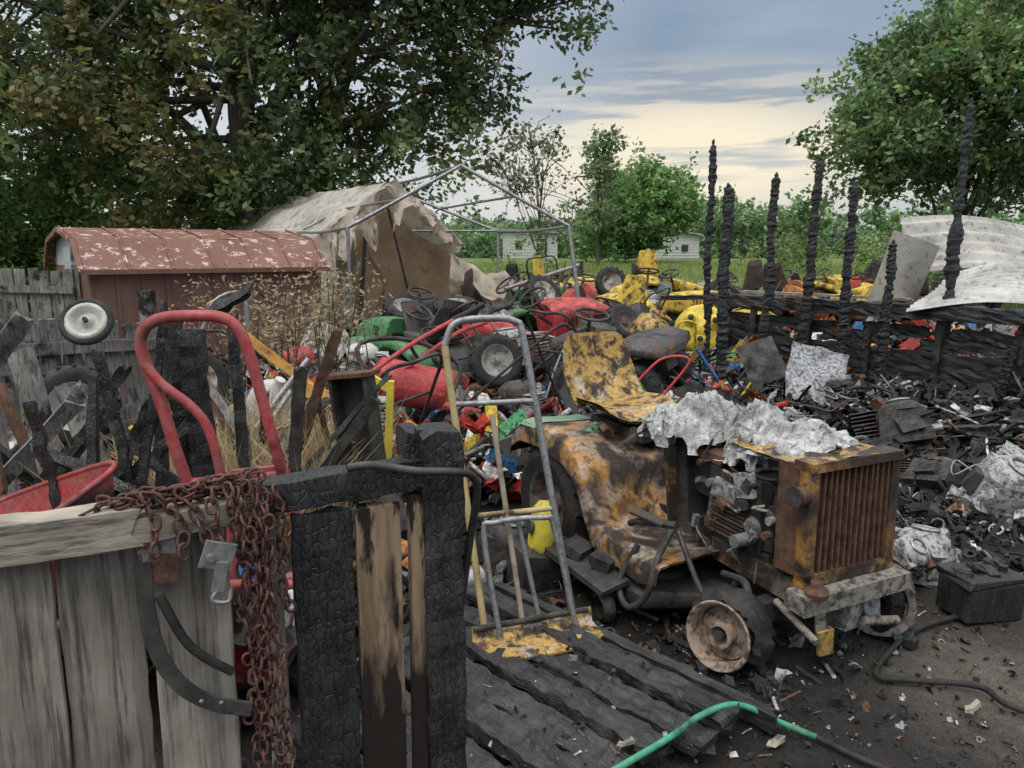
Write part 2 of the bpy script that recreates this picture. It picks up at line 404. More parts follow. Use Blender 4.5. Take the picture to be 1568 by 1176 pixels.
tree('distant_treeline', (20, 72, .9), [(20, 74, .8), (20, 74, 3), (20, 74, 4)], bl, 130, .5, (.09, .15, .065), (.16, .24, .11), limbs=0, spread=.8, gain=1.75)
bl = []
for x in np.arange(-160, 260, 9):
    h = 6 + 4 * noise.noise(V((x * .03, 4, 1)))
    bl.append(((x, 190, .9 + h * .5), (8, 5, h * .6), 12))
tree('distant_woods', (20, 190, .9), [(20, 194, .8), (20, 194, 3), (20, 194, 4)], bl, 90, 1.7, (.10, .14, .11), (.15, .19, .14), limbs=0, spread=2, gain=1.7)
tree('field_shrubs', (14, 30, .3), [(16, 32, .1), (16, 32, .8), (16, 32, 1.4)], [((16, 32, 1.1), (2.2, 1.5, .9), 20), ((14, 40, 1.4), (2.2, 1.5, .8), 14), ((20, 29, 1.2), (3, 1.5, 1.2), 24), ((14.5, 24, .9), (2.2, 1, .8), 14), ((17, 25, 1.1), (3, 1, 1), 20),
     ((24, 36, 1.4), (4, 2, 1.4), 20), ((0.5, 30, .8), (2, 1, .7), 6)], 200, .16, (.08, .13, .04), (.16, .21, .08), limbs=0, spread=.5, gain=1.6)

def blades(name, n, fx, fy, h, cols, lean=.35, wd=.006, zoff=0):
    x = NR.uniform(*fx, n); y = NR.uniform(*fy, n)
    z = np.array([gz(a, b) for a, b in zip(x, y)]) + NR.uniform(0, 1, n) * zoff
    B = np.stack([x, y, z], 1); L = h * NR.uniform(.4, 1.3, n)[:, None]
    d = NR.normal(size=(n, 3)) * lean; d[:, 2] = 1; d /= np.linalg.norm(d, axis=1)[:, None]
    s = NR.normal(size=(n, 3)); s[:, 2] = 0; s /= np.linalg.norm(s, axis=1)[:, None]; w = .004 * L + wd
    v = np.stack([B - s * w, B + s * w, B + d * L * .6 + s * w * .7, B + d * L], 1).reshape(-1, 3)
    me = bpy.data.meshes.new(name); me.from_pydata(v.tolist(), [], np.arange(n * 4).reshape(-1, 4).tolist()); me.materials.append(LEAF)
    k = NR.random((n, 1)); c = np.ones((n, 4)); c[:, :3] = (np.array(cols[0]) * (1 - k) + np.array(cols[1]) * k) * NR.uniform(.7, 1.2, (n, 1))
    me.attributes.new('Col', 'FLOAT_COLOR', 'CORNER').data.foreach_set('color', np.repeat(c, 4, 0).ravel().astype(np.float32))
    scn.collection.objects.link(bpy.data.objects.new(name, me))
blades('field_grass', 26000, (-8, 26), (21, 48), .34, ((.18, .29, .06), (.32, .34, .13)), .35, .014)
blades('dry_straw', 9000, (-1.7, -.70), (2.7, 4.2), .34, ((.36, .28, .16), (.50, .40, .24)), .9, .0022, .66)

# ------------------------------------------------------------------ generators
def wheel(m, c, ax, r, w, rim=(.5, .5, .48), burnt=False):
    c = V(c); ax = V(ax).normalized()
    m.mat = RUB
    m.lathe(c, ax, [(r * .58, -w * .42), (r * .8, -w * .5), (r * .95, -w * .42), (r, -w * .2), (r, w * .2), (r * .95, w * .42), (r * .8, w * .5), (r * .58, w * .42)], 22, jit=r * .012)
    x, y = m.frame(ax)
    for k in range(18):
        a = k * 2 * math.pi / 18; d = x * math.cos(a) + y * math.sin(a); t = ax.cross(d)
        for sg in (-1, 1):
            m.tube([c + d * r * .98 + ax * w * .05 * sg, c + d * r * .98 + t * r * .12 * sg + ax * w * .42 * sg], r * .045, 4, 1)
    m.mat = PAINT; m.col = rim
    for sg in (-1, 1):
        m.lathe(c, ax * sg, [(0, w * .2), (r * .14, w * .2), (r * .16, w * .12), (r * .45, w * .16), (r * .54, w * .40), (r * .60, w * .44)], 20)

def engine(m, M, s=.3, light=True):
    T0 = m.T; m.T = T0 @ M @ Matrix.Scale(s, 4)
    m.mat = DEB; m.col = (.40, .40, .39) if light else (.07, .065, .06)
    m.box((0, 0, .35), (.9, .7, .5), (0, 0, .1), .03); m.box((.1, 0, .05), (1.1, .8, .14), jit=.03)
    for k in range(7): m.box((.62, 0, .2 + k * .075), (.5, .55, .025), (0, .05, 0), .01)
    m.lathe((-.05, 0, .6), (0, 0, 1), [(.0, .2), (.1, .2), (.3, .17), (.38, .1), (.4, 0)], 18)
    m.mat = RUST; m.cyl((.3, -.45, .5), (.3, .3, .5), .13); m.cyl((-.4, -.4, .45), (-.3, -.1, .7), .06)
    m.mat = MET; m.torus((-.05, 0, .82), (0, 0, 1), .2, .03, 18, 6); m.cyl((-.5, -.2, .25), (-.75, -.2, .25), .07)
    for k in range(8): m.cyl(V((R.uniform(-.4, .4), -.36, R.uniform(.15, .6))), V((R.uniform(-.4, .4), -.42, R.uniform(.15, .6))), .03, seg=6)
    m.mat = DARKM; m.tube([(.3, -.4, .2), (.0, -.55, .4), (-.3, -.42, .55), (-.5, -.2, .3)], .025, 6)
    m.box((-.1, .4, .3), (.4, .16, .3), (.1, .2, 0), .03)
    m.T = T0

def hood_shape(m, col):
    m.mat = PAINT; m.col = col
    m.loft([rr(.12, .50, .42, .66), rr(.3, .52, .42, .66), rr(.6, .5, .36, .63), rr(.82, .46, .30, .60), rr(.93, .42, .22, .57), rr(.95, .36, .14, .56)])
    m.mat = DARKM; m.box((.945, 0, .57), (.03, .34, .14)); m.mat = PAINT; m.col = (.6, .6, .55)
    for sg in (-1, 1): m.lathe((.955, .13 * sg, .62), (1, 0, 0), [(.045, 0), (.04, .02), (0, .025)], 12)
    m.mat = DARKM
    for k in range(3): m.box((.30 + k * .05, -.262, .68), (.015, .010, .10)); m.box((.30 + k * .05, .262, .68), (.015, .010, .10))
    m.mat = PAINT; m.col = col

def riding_mower(loc, yaw, col, tilt=(0, 0), hood=True, seat=True, wheelr=True, name='riding_mower', sc=1.0, rim=(.5, .5, .47), seatc=(.03, .03, .03)):
    m = MB(); m.T = TR((loc[0], loc[1], gz(loc[0], loc[1]) + loc[2]), yaw, tilt, sc)
    m.mat = PAINT; m.col = col
    if hood: hood_shape(m, col)
    else:
        engine(m, Matrix.Translation((.5, 0, .38)), .45)
        m.mat = RUST; m.box((.85, 0, .5), (.05, .4, .22))
    m.mat = PAINT; m.col = col
    m.loft([rr(-.82, .5, .06, .50), rr(-.8, .86, .12, .55), rr(-.6, .92, .14, .62), rr(-.3, .92, .14, .62), rr(-.12, .9, .10, .56), rr(-.02, .84, .06, .44), rr(.02, .8, .05, .36)])
    m.box((.16, 0, .35), (.34, .78, .035)); m.mat = DARKM; m.box((.1, 0, .38), (1.7, .26, .1)); m.box((.2, 0, .55), (.12, .36, .34), (0, -.2, 0))
    m.mat = PAINT if R.random() < .6 else RUST
    m.loft([rr(-.28, .6, .10, .2), rr(-.2, .95, .14, .2), rr(.1, 1.08, .15, .2), rr(.3, .9, .14, .2), rr(.38, .5, .1, .2)])
    if seat:
        m.mat = PAINT; m.col = seatc
        m.loft([rr(-.58, .3, .08, .76), rr(-.5, .44, .10, .74), rr(-.3, .46, .09, .73), rr(-.16, .4, .07, .74), rr(-.13, .3, .04, .74)])
        m.loft([[p + V((-.62 + .0, 0, 0)) + V((-.12 * (i / 5), 0, 0)) for p in rr(0, .44 - .03 * i, .0 + .09, .78 + i * .075, 14)] for i in range(6)])
    m.mat = DARKM; m.cyl((.2, 0, .6), (.0, 0, .98), .02); m.torus((-.02, 0, .99), (-.45, 0, .9), .17, .016, 22, 6)
    for a in (0, 2.1, 4.2): m.cyl((-.02, 0, .99), (-.02 + .14 * math.cos(a), .16 * math.sin(a), .99 + .07 * math.cos(a)), .01, seg=6)
    if wheelr:
        for sg in (-1, 1):
            wheel(m, (-.48, .36 * sg, .26), (0, 1, 0), .26, .22, rim); wheel(m, (.62, .38 * sg, .19), (.15, 1, 0), .19, .14, rim)
    return m.obj(name)

def push_mower(loc, yaw, col, tilt=(0, 0)):
    m = MB(); m.T = TR((loc[0], loc[1], gz(loc[0], loc[1]) + loc[2]), yaw, tilt)
    m.mat = PAINT; m.col = col
    m.loft([rr(-.28, .3, .1, .16), rr(-.22, .5, .16, .16), rr(0, .54, .18, .17), rr(.22, .5, .16, .16), rr(.3, .3, .1, .15)])
    engine(m, Matrix.Translation((0, 0, .22)), .3); m.mat = PAINT; m.col = col
    m.lathe((0, 0, .44), (0, 0, 1), [(.15, -.06), (.16, .03), (.1, .07), (0, .08)], 16)
    for sx in (-1, 1):
        for sy in (-1, 1): wheel(m, (.24 * sx, .29 * sy, .1), (0, 1, 0), .1, .05, (.6, .6, .58))
    m.mat = DARKM
    m.tube([(-.25, -.22, .2), (-.7, -.22, .7), (-.95, -.2, .98), (-.97, 0, 1.0), (-.95, .2, .98), (-.7, .22, .7), (-.25, .22, .2)], .012, 7)
    m.cyl((-.7, -.22, .7), (-.7, .22, .7), .01)
    return m.obj('push_mower')

def tire(loc, ax, r=.28, w=.2, rim=None):
    m = MB(); wheel(m, loc, ax, r, w, rim or (.4, .4, .38)); return m.obj('tire')

def debris(name, n, region, smin, smax, heap, pal, tubes=.15):
    m = MB(DEB)
    for _ in range(n):
        for _t in range(20):
            x = R.uniform(region[0], region[1]); y = R.uniform(region[2], region[3])
            h = heap(x, y)
            if h is not None: break
        else: continue
        z = gz(x, y) + h * R.random() ** .6
        s = smin + (smax - smin) * R.random() ** 2.2
        c = R.choice(pal); k = R.uniform(.6, 1.3); m.col = tuple(q * k for q in c)
        m.T = Matrix.Translation((x, y, z)) @ Euler((R.uniform(-.9, .9), R.uniform(-.9, .9), R.uniform(0, 6.3))).to_matrix().to_4x4()
        q = R.random()
        if q < .34: m.box((0, 0, 0), (s * R.uniform(.5, 1.4), s * R.uniform(.3, 1), s * R.uniform(.2, .6)), jit=s * .2)
        elif q < .34 + tubes: m.tube([(-s * 1.6, 0, 0), (-s * .4, s * R.uniform(-.4, .4), 0), (s * 1.6, 0, s * R.uniform(-.4, .4))], s * R.uniform(.06, .12), 6, 3)
        elif q < .68:
            ph = R.uniform(0, 9)
            m.sheet(lambda u, v: V(((u - .5 + .2 * noise.noise(V((v * 3, ph, 1)))) * s * 1.7, (v - .5 + .2 * noise.noise(V((u * 3, ph, 1)))) * s * 1.2, s * .6 * noise.noise(V((u * 2.5 + ph, v * 2.5, ph))))), 5, 4, False)
        elif q < .73: m.torus((0, 0, 0), (0, 0, 1), s * .5, s * .1, 12, 5, R.choice((6.28318, 4)))
        elif q < .78: m.lathe((0, 0, 0), (0, 0, 1), [(0, s * .1), (s * .15, s * .1), (s * .2, 0), (s * .5, .02 * s), (s * .55, s * .12)], 12)
        elif q < .83: m.cyl((0, 0, -s * .3), (0, 0, s * .3), s * .25, seg=10)
        else: m.plank((-s * 1.3, 0, 0), (s * 1.3, 0, s * .2), s * .35, s * .12, (0, 1, 0), 3, s * .04, s * .15)
    m.T = Matrix()
    return m.obj(name)
BLK = [(.013, .013, .013)] * 4 + [(.04, .038, .037)] * 3; GRY = [(.17, .165, .16), (.30, .30, .30), (.5, .5, .5)]
RST = [(.18, .09, .05), (.24, .13, .08)]; CLR = [(.55, .04, .03), (.66, .46, .04), (.05, .26, .10), (.05, .18, .42), (.66, .64, .60), (.55, .22, .05), (.45, .05, .04)]
WH = [(.68, .68, .67)]
debris('burnt_rubble', 6800, (1.7, 6.5, 4.3, 10.5), .02, .16, lambda x, y: (.30 * max(0, 1 - abs(y - 7.3) / 3.2) + .02) if x > 1.6 + max(0, (5.4 - y)) * .9 else None, BLK * 5 + GRY * 2 + RST + WH, .2)
debris('scrap_heap', 4600, (-2.6, 2.4, 4.6, 9.2), .03, .24, lambda x, y: .28 if x < 2.3 - max(0, 6 - y) * 1.2 else None, BLK * 2 + GRY * 2 + RST + CLR * 2 + WH, .2)
debris('scrap_field', 4200, (-3.2, 9, 8.8, 20), .07, .36, lambda x, y: .32 if (x > -.4 or y < 11) else None, BLK + GRY * 2 + RST + CLR * 3 + WH, .15)
debris('cinder_fragments', 5200, (.2, 4.2, 1.9, 5.2), .004, .026, lambda x, y: .010, BLK * 3 + GRY * 2 + RST * 2 + WH * 2, .05)
debris('scrap_heap', 1500, (-3.2, -.35, 2.2, 5.0), .03, .22, lambda x, y: .5, BLK * 2 + GRY * 2 + RST * 3 + CLR, .2)
debris('cinder_fragments', 2600, (.6, 3.8, 3.5, 5.8), .01, .09, lambda x, y: .05, BLK * 4 + GRY * 2 + RST + WH, .1)
debris('cinder_fragments', 1200, (-.5, 1.4, 2.4, 4.4), .01, .07, lambda x, y: .04, BLK * 3 + GRY * 2 + RST, .1)

# ------------------------------------------------------------------ junk vehicles
RED, YEL, GRN, ORG, WHT, BKC, BLU = (.58, .03, .03), (.76, .52, .03), (.04, .26, .09), (.62, .22, .04), (.60, .59, .55), (.03, .03, .033), (.03, .20, .48)
MAR, DGR = (.36, .03, .03), (.03, .14, .09)
spec = [(-1.25, 8.4, 0, 2.2, GRN), (-.35, 7.9, .05, -.6, BKC), (.35, 9.2, .1, .4, RED), (-1.0, 10.2, .1, 2.8, BKC), (1.2, 9.8, 0, -2.2, BKC), (.2, 11.2, .2, .8, GRN),
        (1.3, 11.6, .25, 2.4, YEL), (2.25, 13.2, .3, -1.7, DGR), (.9, 13, .25, -.5, RED), (1.7, 14.3, .25, -2.6, YEL), (.1, 14.2, .2, 1.0, RED), (2.9, 14.8, .2, .5, YEL),
        (3.9, 13.4, .15, 2.0, BKC), (5.0, 13.8, .2, 1.0, ORG), (6.2, 14.3, .2, -.8, YEL), (7.6, 14, .15, .5, BKC), (4.4, 16.2, .15, 2.5, WHT), (6.9, 17, .15, .3, YEL), (2.1, 17, .15, 1.2, WHT),
        (.6, 17.2, .1, 3.0, RED), (3.4, 18.5, .05, -.5, RED), (1.3, 19.4, .0, -2.8, RED), (5.4, 19.3, .0, .6, GRN), (8.2, 18.5, .1, 1.6, ORG), (-.1, 19.0, .0, 2.0, BKC),
        (9.4, 16.2, .2, 2, RED), (1.05, 7.7, 0, 2.5, BKC), (3.2, 11.9, .1, 2.8, YEL)]
for i, (x, y, z, yw, c) in enumerate(spec):
    riding_mower((x, y, z), yw, c, (R.uniform(-.25, .25), R.uniform(-.25, .25)), hood=i % 3 != 1 or i in (10, 13), seat=i % 4 != 2, rim=R.choice([(.4, .4, .36), (.3, .28, .25), YEL, WHT]), seatc=R.choice([BKC, YEL, BKC, BKC]))
for x, y, z, yw, c in [(-1.9, 6.9, .25, 1.2, RED), (-.6, 6.3, .1, 2.7, RED), (.1, 6.4, .0, -.8, BKC), (-1.5, 7.6, .2, .2, WHT), (1.5, 10.5, .1, 2.2, GRN), (.6, 12.2, .4, 1.5, BLU), (3.0, 16.6, .2, 1.4, GRN), (-1.0, 5.4, .0, 2.2, BKC), (.75, 6.6, .0, .9, BKC)]:
    push_mower((x, y, z), yw, c, (R.uniform(-.3, .3), R.uniform(-.3, .3)))
for x, y, z, yw, tx, ty, c, s in [(-.4, 9.0, .35, .8, .5, .2, RED, .9), (.9, 10.8, .5, 2.4, -.4, .3, RED, 1), (-1.6, 8.9, .2, .3, .9, 0, GRN, .9), (.2, 8.4, .1, 2.9, .2, -.5, BLU, .7), (1.9, 12.2, .5, -.9, .3, .4, YEL, .9), (.6, 15.2, .4, .2, .4, 0, RED, 1.0),
                                  (2.6, 16, .4, 2.2, 0, .4, YEL, 1.0), (-.9, 7.2, .1, 1.6, -.6, 0, (.38, .40, .41), .8), (-.2, 10.2, .3, 3.0, .2, .4, WHT, .8), (1.5, 16.4, .4, .6, .3, .2, RED, 1.), (3.9, 15.2, .4, 1.5, .3, 0, YEL, 1.1), (5.7, 15.6, .4, 2.7, .5, 0, WHT, 1.),
                                  (.0, 12.6, .5, 1.0, -.3, .3, GRN, 1), (-2.0, 7.6, .4, 2.0, .4, .3, WHT, .8), (1.0, 18.4, .3, 0, .2, .2, GRN, 1.), (7.0, 15.4, .5, 0.7, .3, .2, RED, 1), (2.4, 18.8, .3, 2, .2, .2, YEL, 1), (1.4, 9.4, .4, 2.8, .2, .3, BKC, .9),
                                  (.55, 10.0, .45, 1.1, .5, .1, YEL, .8), (4.6, 12.4, .5, .5, .3, .2, ORG, .9), (5.6, 12.6, .5, 2.1, .3, .1, YEL, .9), (-.4, 11.4, .3, 1.3, .4, .2, RED, .8)]:
    m = MB(); m.T = TR((x, y, z), yw, (tx, ty), s) @ Matrix.Translation((-.5, 0, -.3)); hood_shape(m, c); m.obj('mower_hood')
for x, y, z, ax, r in [(-.15, 6.9, .62, (.3, -1, .25), .25), (-1.35, 9.8, .85, (.3, -.5, 1), .3), (-.9, 9.0, .8, (.2, -1, .4), .26), (.0, 5.5, .12, (.2, .1, 1), .22), (.55, 7.2, .35, (.5, -1, .1), .24), (1.25, 8.6, .8, (.5, -.6, .5), .24),
                       (-2.1, 5.0, .75, (.8, -1, .3), .22), (-.6, 8.2, 1.0, (0, -.3, 1), .24), (.4, 10.2, 1.05, (0.4, -.6, .5), .26), (1.6, 12.5, 1.1, (.1, -1, .3), .26), (3.4, 12.6, .9, (.3, -.9, .3), .26)]:
    tire((x, y, z), ax, r, r * .62, R.choice([(.3, .3, .28), (.45, .42, .36), (.08, .08, .08)]))
m = MB(CLEAN, (.84, .62, .03)); m.T = TR((2.50, 10.1, .60), -.2, (1.2, 0))
m.lathe((0, 0, 0), (0, 0, 1), [(0, .1), (.1, .1), (.12, .04), (.26, .05), (.33, .0), (.36, -.12)], 26, jit=.006)
for a in (0.4, 2.5, 4.6):
    m.lathe((.18 * math.cos(a), .18 * math.sin(a), .06), (0, 0, 1), [(0, .09), (.05, .09), (.07, .02), (.1, 0)], 14)
m.mat = DARKM
for a in (0.4, 2.5, 4.6): m.lathe((.18 * math.cos(a), .18 * math.sin(a), .15), (0, 0, 1), [(0, .02), (.035, .02), (.04, 0)], 12)
m.box((0, 0, -.35), (.5, .4, .4), (0, 0, .3), .04)
m.obj('yellow_mower_deck')
m = MB(CLEAN, (.55, .03, .03)); m.T = TR((-.78, 5.75, .60), .35, (.1, .25))
m.lathe((0, 0, 0), (1, 0, 0), [(0, -.27), (.13, -.27), (.17, -.24), (.17, .22), (.175, .24), (.13, .27), (0, .27)], 26)
m.col = YEL; m.lathe((.28, 0, 0), (1, 0, 0), [(0, .05), (.06, .05), (.1, 0), (.12, -.02)], 16)
m.mat = DARKM; m.tube([(-.35, 0, 0), (-.4, .2, .2), (0, .25, .3), (.4, .2, .2), (.35, 0, 0)], .018)
m.obj('red_roller_drum')
m = MB(CLEAN, (.52, .03, .04))
m.tube([(-1.05, 5.3, .72), (-.75, 5.6, .92), (-.45, 5.9, 1.08), (-.25, 6.0, 1.18)], .018); m.tube([(-1.0, 5.5, .62), (-.7, 5.7, .80), (-.42, 5.9, .98), (-.2, 6.05, 1.05)], .018)
m.mat = RUB; m.cyl((-.45, 5.9, 1.08), (-.22, 6.02, 1.19), .024); m.mat = DARKM; m.cyl((-.75, 5.6, .92), (-.7, 5.7, .8), .014)
m.mat = CLEAN; engine(m, Matrix.Translation((-1.15, 5.3, .35)), .35); wheel(m, (-1.3, 5.1, .3), (.8, -1, 0), .2, .1, YEL)
m.obj('red_rototiller')
m = MB(CLEAN, (.68, .33, .02))
m.plank((-1.95, 5.2, 1.14), (-1.25, 5.1, .62), .06, .03, (0, .2, 1), 5, .002, .005); m.tube([(-1.95, 5.2, 1.14), (-2.03, 5.15, 1.22), (-1.98, 5.1, 1.27), (-1.9, 5.1, 1.25)], .015)
m.plank((-1.4, 5.0, .72), (-1.05, 4.9, .60), .09, .05, (0, .2, 1), 5, .002, .005)
m.mat = MET; m.tube([(-2.0, 4.9, 1.05), (-1.92, 4.95, 1.28), (-1.75, 5, 1.33), (-1.72, 5, 1.1)], .013)
m.tube([(-1.5, 4.0, .5), (-1.3, 4.2, .8), (-1.15, 4.3, 1.0)], .018); m.tube([(-1.42, 3.9, .5), (-1.2, 4.1, .85)], .015)
m.obj('orange_tiller')
m = MB(CLEAN, (.78, .60, .03)); m.T = TR((-.60, 3.6, .62), .1, (0, .06)); m.box((0, 0, 0), (.035, .035, .75)); m.box((-.05, 0, .36), (.14, .03, .04), (0, .5, 0)); m.obj('yellow_post', .004)
m = MB(DARKM); m.T = TR((-.66, 3.25, .80), -.3, (0, -.12))
m.loft([[V((x * (1 - .3 * (z < -.1)) - .02 * abs(x) * k, y, z)) for x, y in ((-.09, -.05), (-.075, -.05), (-.07, .03), (.07, .03), (.075, -.05), (.09, -.05), (.09, .045), (-.09, .045))] for k, z in ((0, -.35), (.2, -.1), (.8, .15), (0, .27))], True, False)
m.mat = RUST; m.box((0, 0, .28), (.22, .12, .02)); m.obj('scorched_bracket', .003)
m = MB(CLEAN, (.66, .65, .61)); m.T = TR((-1.5, 4.6, .66), .4, (.5, .4)); m.loft([[V((.13 * a * math.cos(t), .11 * a * math.sin(t), z)) for t in [k * .3927 for k in range(16)]] for a, z in ((.9, -.16), (1, -.14), (1, .08), (.7, .16), (.25, .19), (.25, .23))]); m.obj('white_jug')
m = MB(CLEAN, (.6, .22, .06)); m.T = TR((-1.12, 3.6, .62), .4, (.9, .3)); m.lathe((0, 0, 0), (0, 0, 1), [(0, -.12), (.08, -.12), (.10, .12), (.11, .12), (.11, .10)], 20); m.mat = MET; m.tube([(-.11, 0, .10), (0, .1, .22), (.11, 0, .10)], .004, 5); m.obj('orange_bucket')
m = MB(SEAT, (.4, .25, .1)); m.T = TR((1.50, 8.6, .62), .3, (.3, .5), 1.2)
m.lathe((0, 0, 0), (0, 0, 1), [(0, -.25), (.1, -.24), (.17, -.19), (.19, -.1), (.19, .1), (.17, .19), (.1, .24), (0, .25)], 24); m.torus((0, 0, .28), (0, 0, 1), .09, .012); m.torus((0, 0, -.26), (0, 0, 1), .12, .015)
m.cyl((0, 0, .24), (0, 0, .34), .025); m.obj('propane_tank')
m = MB(DARKM); m.T = TR((.85, 8.2, .55), .3, (.2, .2)); m.lathe((0, 0, 0), (0, 0, 1), [(0, -.3), (.2, -.3), (.21, -.1), (.215, -.1), (.21, -.08), (.21, .1), (.215, .12), (.2, .3), (.17, .28), (0, .27)], 24); m.obj('burnt_barrel')
m = MB(MET); a, b = V((-.1, 10.9, 1.08)), V((1.0, 11.6, 1.4)); w = V((-.15, .1, -.32))
m.tube([a, b], .03, 6, 1); m.tube([a + w, b + w], .03, 6, 1)
for k in range(7): m.cyl(a.lerp(b, (k + .5) / 7), a.lerp(b, (k + .5) / 7) + w, .018)
m.obj('aluminium_ladder')
m = MB(CLEAN, (.74, .62, .04)); m.T = TR((.13, 3.55, .28), .3, (0, .15)); m.loft([rr(-.03, .1, .2, 0), rr(0, .14, .26, 0), rr(.05, .14, .26, 0), rr(.08, .08, .16, 0)]); m.mat = DARKM; m.cyl((-.05, 0, 0), (.1, 0, 0), .03); m.box((0, 0, -.2), (.2, .2, .18), (0, 0, .2), .02); m.obj('yellow_gear_housing')
m = MB(MET)
for k in range(16):
    x = R.uniform(-2.2, 2.2); y = R.uniform(6, 12) if x > -1 else R.uniform(4.8, 8); m.mat = R.choice([MET, DARKM, DARKM, RUST, CLEAN]); m.col = R.choice([RED, YEL, WHT, GRN])
    p = V((x, y, .2)); d = V((R.uniform(-.6, .6), R.uniform(-.4, .4), R.uniform(.3, .65))); s = V((R.uniform(.2, .35), R.uniform(-.2, .2), 0))
    m.tube([p, p + d * .8, p + d + s * .2, p + d + s * .8, p + d * .8 + s, p + s], .012, 6)
m.obj('mower_handles')
m = MB(DARKM)
for k in range(60):
    if k < 30: x, y = R.uniform(-2, 1.6), R.uniform(4.8, 9)
    else: x, y = R.uniform(1.8, 5), R.uniform(4.6, 8)
    m.mat = R.choice([DARKM, RUB, RUST, MET]); p = V((x, y, R.uniform(.1, .4))); q = [p]
    for _ in range(5): q.append(q[-1] + V((R.uniform(-.2, .2), R.uniform(-.2, .2), R.uniform(-.08, .08))))
    for a in q: a.z = max(a.z, .04)
    m.tube(q, R.uniform(.004, .009), 5, 4)
m.obj('burnt_wires')

# ------------------------------------------------------------------ HERO: burnt garden tractor
H = math.atan2(-.9, .44)
m = MB(); m.T = TR((.656, 4.03, 0), H)
m.mat = DARKM
for sy in (-1, 1): m.box((.55, .15 * sy, .36), (1.75, .03, .09))
m.box((-.1, 0, .32), (.36, .3, .3)); m.cyl((0, -.4, .3), (0, .4, .3), .045)
for sy in (-1, 1): wheel(m, (-.02, .43 * sy, .31), (0, 1, 0), .31, .22, (.06, .055, .05))
prof = [(-.42, .52), (-.38, .64), (-.28, .70), (-.05, .71), (.18, .69), (.32, .60), (.40, .46), (.47, .36), (.60, .33), (.82, .325), (.96, .35)]
def fend(u, v):
    f = u * (len(prof) - 1); i = min(int(f), len(prof) - 2); t = f - i
    x = prof[i][0] * (1 - t) + prof[i + 1][0] * t; z = prof[i][1] * (1 - t) + prof[i + 1][1] * t
    wv = noise.noise(V((u * 7, v * 5, 2))) * .016
    y = (v - .5) * 2
    Y = max(-1, min(1, y * 1.12)) * .54
    if abs(y) > .893:
        k = (abs(y) - .893) / .107; z -= k * (.06 if x < .34 else .05) + .01; Y *= 1 + .02 * k
    elif abs(y) < .3 and x > .38: z += .10 * sstep(.3, .2, abs(y))
    if abs(y) > .8: z -= .012 * (abs(y) - .8) / .1
    return V((x, Y, z + wv))
m.mat = SCORCH; m.col = (.36, .30, .24)
m.sheet(fend, 44, 48); m.sheet(lambda u, v: fend(u, v) - V((0, 0, .008)), 44, 48)
m.mat = CLEAN; m.col = (.18, .36, .20)
m.sheet(lambda u, v: fend(.03 + u * .24, .05 + v * .30) + V((0, 0, .005)), 14, 16)
m.mat = DARKM; m.box((.1, -.02, .715), (.4, .34, .05), (0, 0, .1), .02); m.box((.12, 0, .60), (.2, .2, .16))
for k in range(5): m.torus((.02, -.06, .725 + k * .014), (0, 0, 1), .07, .008, 16, 5)
m.box((.03, -.06, .785), (.26, .3, .02))
for k in range(26):
    m.mat = R.choice([DARKM, DARKM, DEB, RUST]); m.box((R.uniform(-.1, .5), R.uniform(-.34, .2), R.uniform(.69, .73)), (R.uniform(.03, .09), R.uniform(.02, .06), R.uniform(.02, .05)), (R.uniform(-1, 1), R.uniform(-1, 1), R.uniform(0, 3)), .006)
def seat(u, v):
    y = (v - .5); a = u
    if a < .5:
        t = a / .5; x = .26 - t * .38; z = .815 + .05 * math.exp(-((t) * 5) ** 2) * -1 + .045 * (abs(y) * 2) ** 3 - .02 * t
        wd = .40 + .05 * math.sin(t * 3.14)
    else:
        t = (a - .5) / .5; x = -.12 - .16 * t - .03 * math.sin(t * 3); z = .80 + .36 * t ** 1.15
        wd = .45 * (1 - .25 * max(0, t - .6) ** 1.2 * 1.5); x += .07 * (abs(y) * 2) ** 2.5 * (1 - t * .5)
        if abs(y) > .35: z -= .05 * t * ((abs(y) - .35) / .15) ** 2
    return V((x, -.10 + y * wd, z + .004 * noise.noise(V((u * 9, v * 9, 0)))))
m.mat = SEAT; m.col = (.36, .33, .27)
m.sheet(seat, 30, 18); m.sheet(lambda u, v: seat(u, v) + V((-.006, 0, -.012)), 30, 18)
m.mat = DARKM; m.box((.66, 0, .60), (.06, .40, .46), (0, -.12, 0), .01); m.mat = SCORCH; m.box((.62, -.03, .58), (.02, .44, .40), (0, -.12, 0), .01); m.mat = RUST; m.box((.80, 0, .74), (.28, .42, .04), (0, .05, 0), .01)
m.mat = DARKM; m.box((.78, 0, .62), (.2, .3, .2), jit=.02); m.tube([(.62, .0, .84), (.56, .0, .93)], .018)
engine(m, Matrix.Translation((1.06, -.03, .38)) @ Matrix.Rotation(1.57, 4, 'Z'), .38, False)
m.mat = DARKM; m.box((1.02, -.19, .56), (.30, .05, .30), (0, .03, 0), .01)
m.mat = DEB; m.col = (.42, .42, .40); m.box((.98, -.222, .62), (.13, .02, .09), (.1, .3, 0), .01); m.box((1.10, -.225, .68), (.08, .03, .10), (.1, -.2, 0), .01)
m.col = (.16, .15, .14); m.lathe((1.14, -.222, .52), (0, -1, 0), [(0, .02), (.03, .02), (.04, .01), (.045, 0)], 16); m.box((.90, -.21, .50), (.06, .03, .14), (0, .2, 0))
for k in range(9): m.mat = DARKM if k % 2 else RUST; m.box((1.00, -.23, .44 + k * .018), (.20, .014, .008), (0, .04, 0))
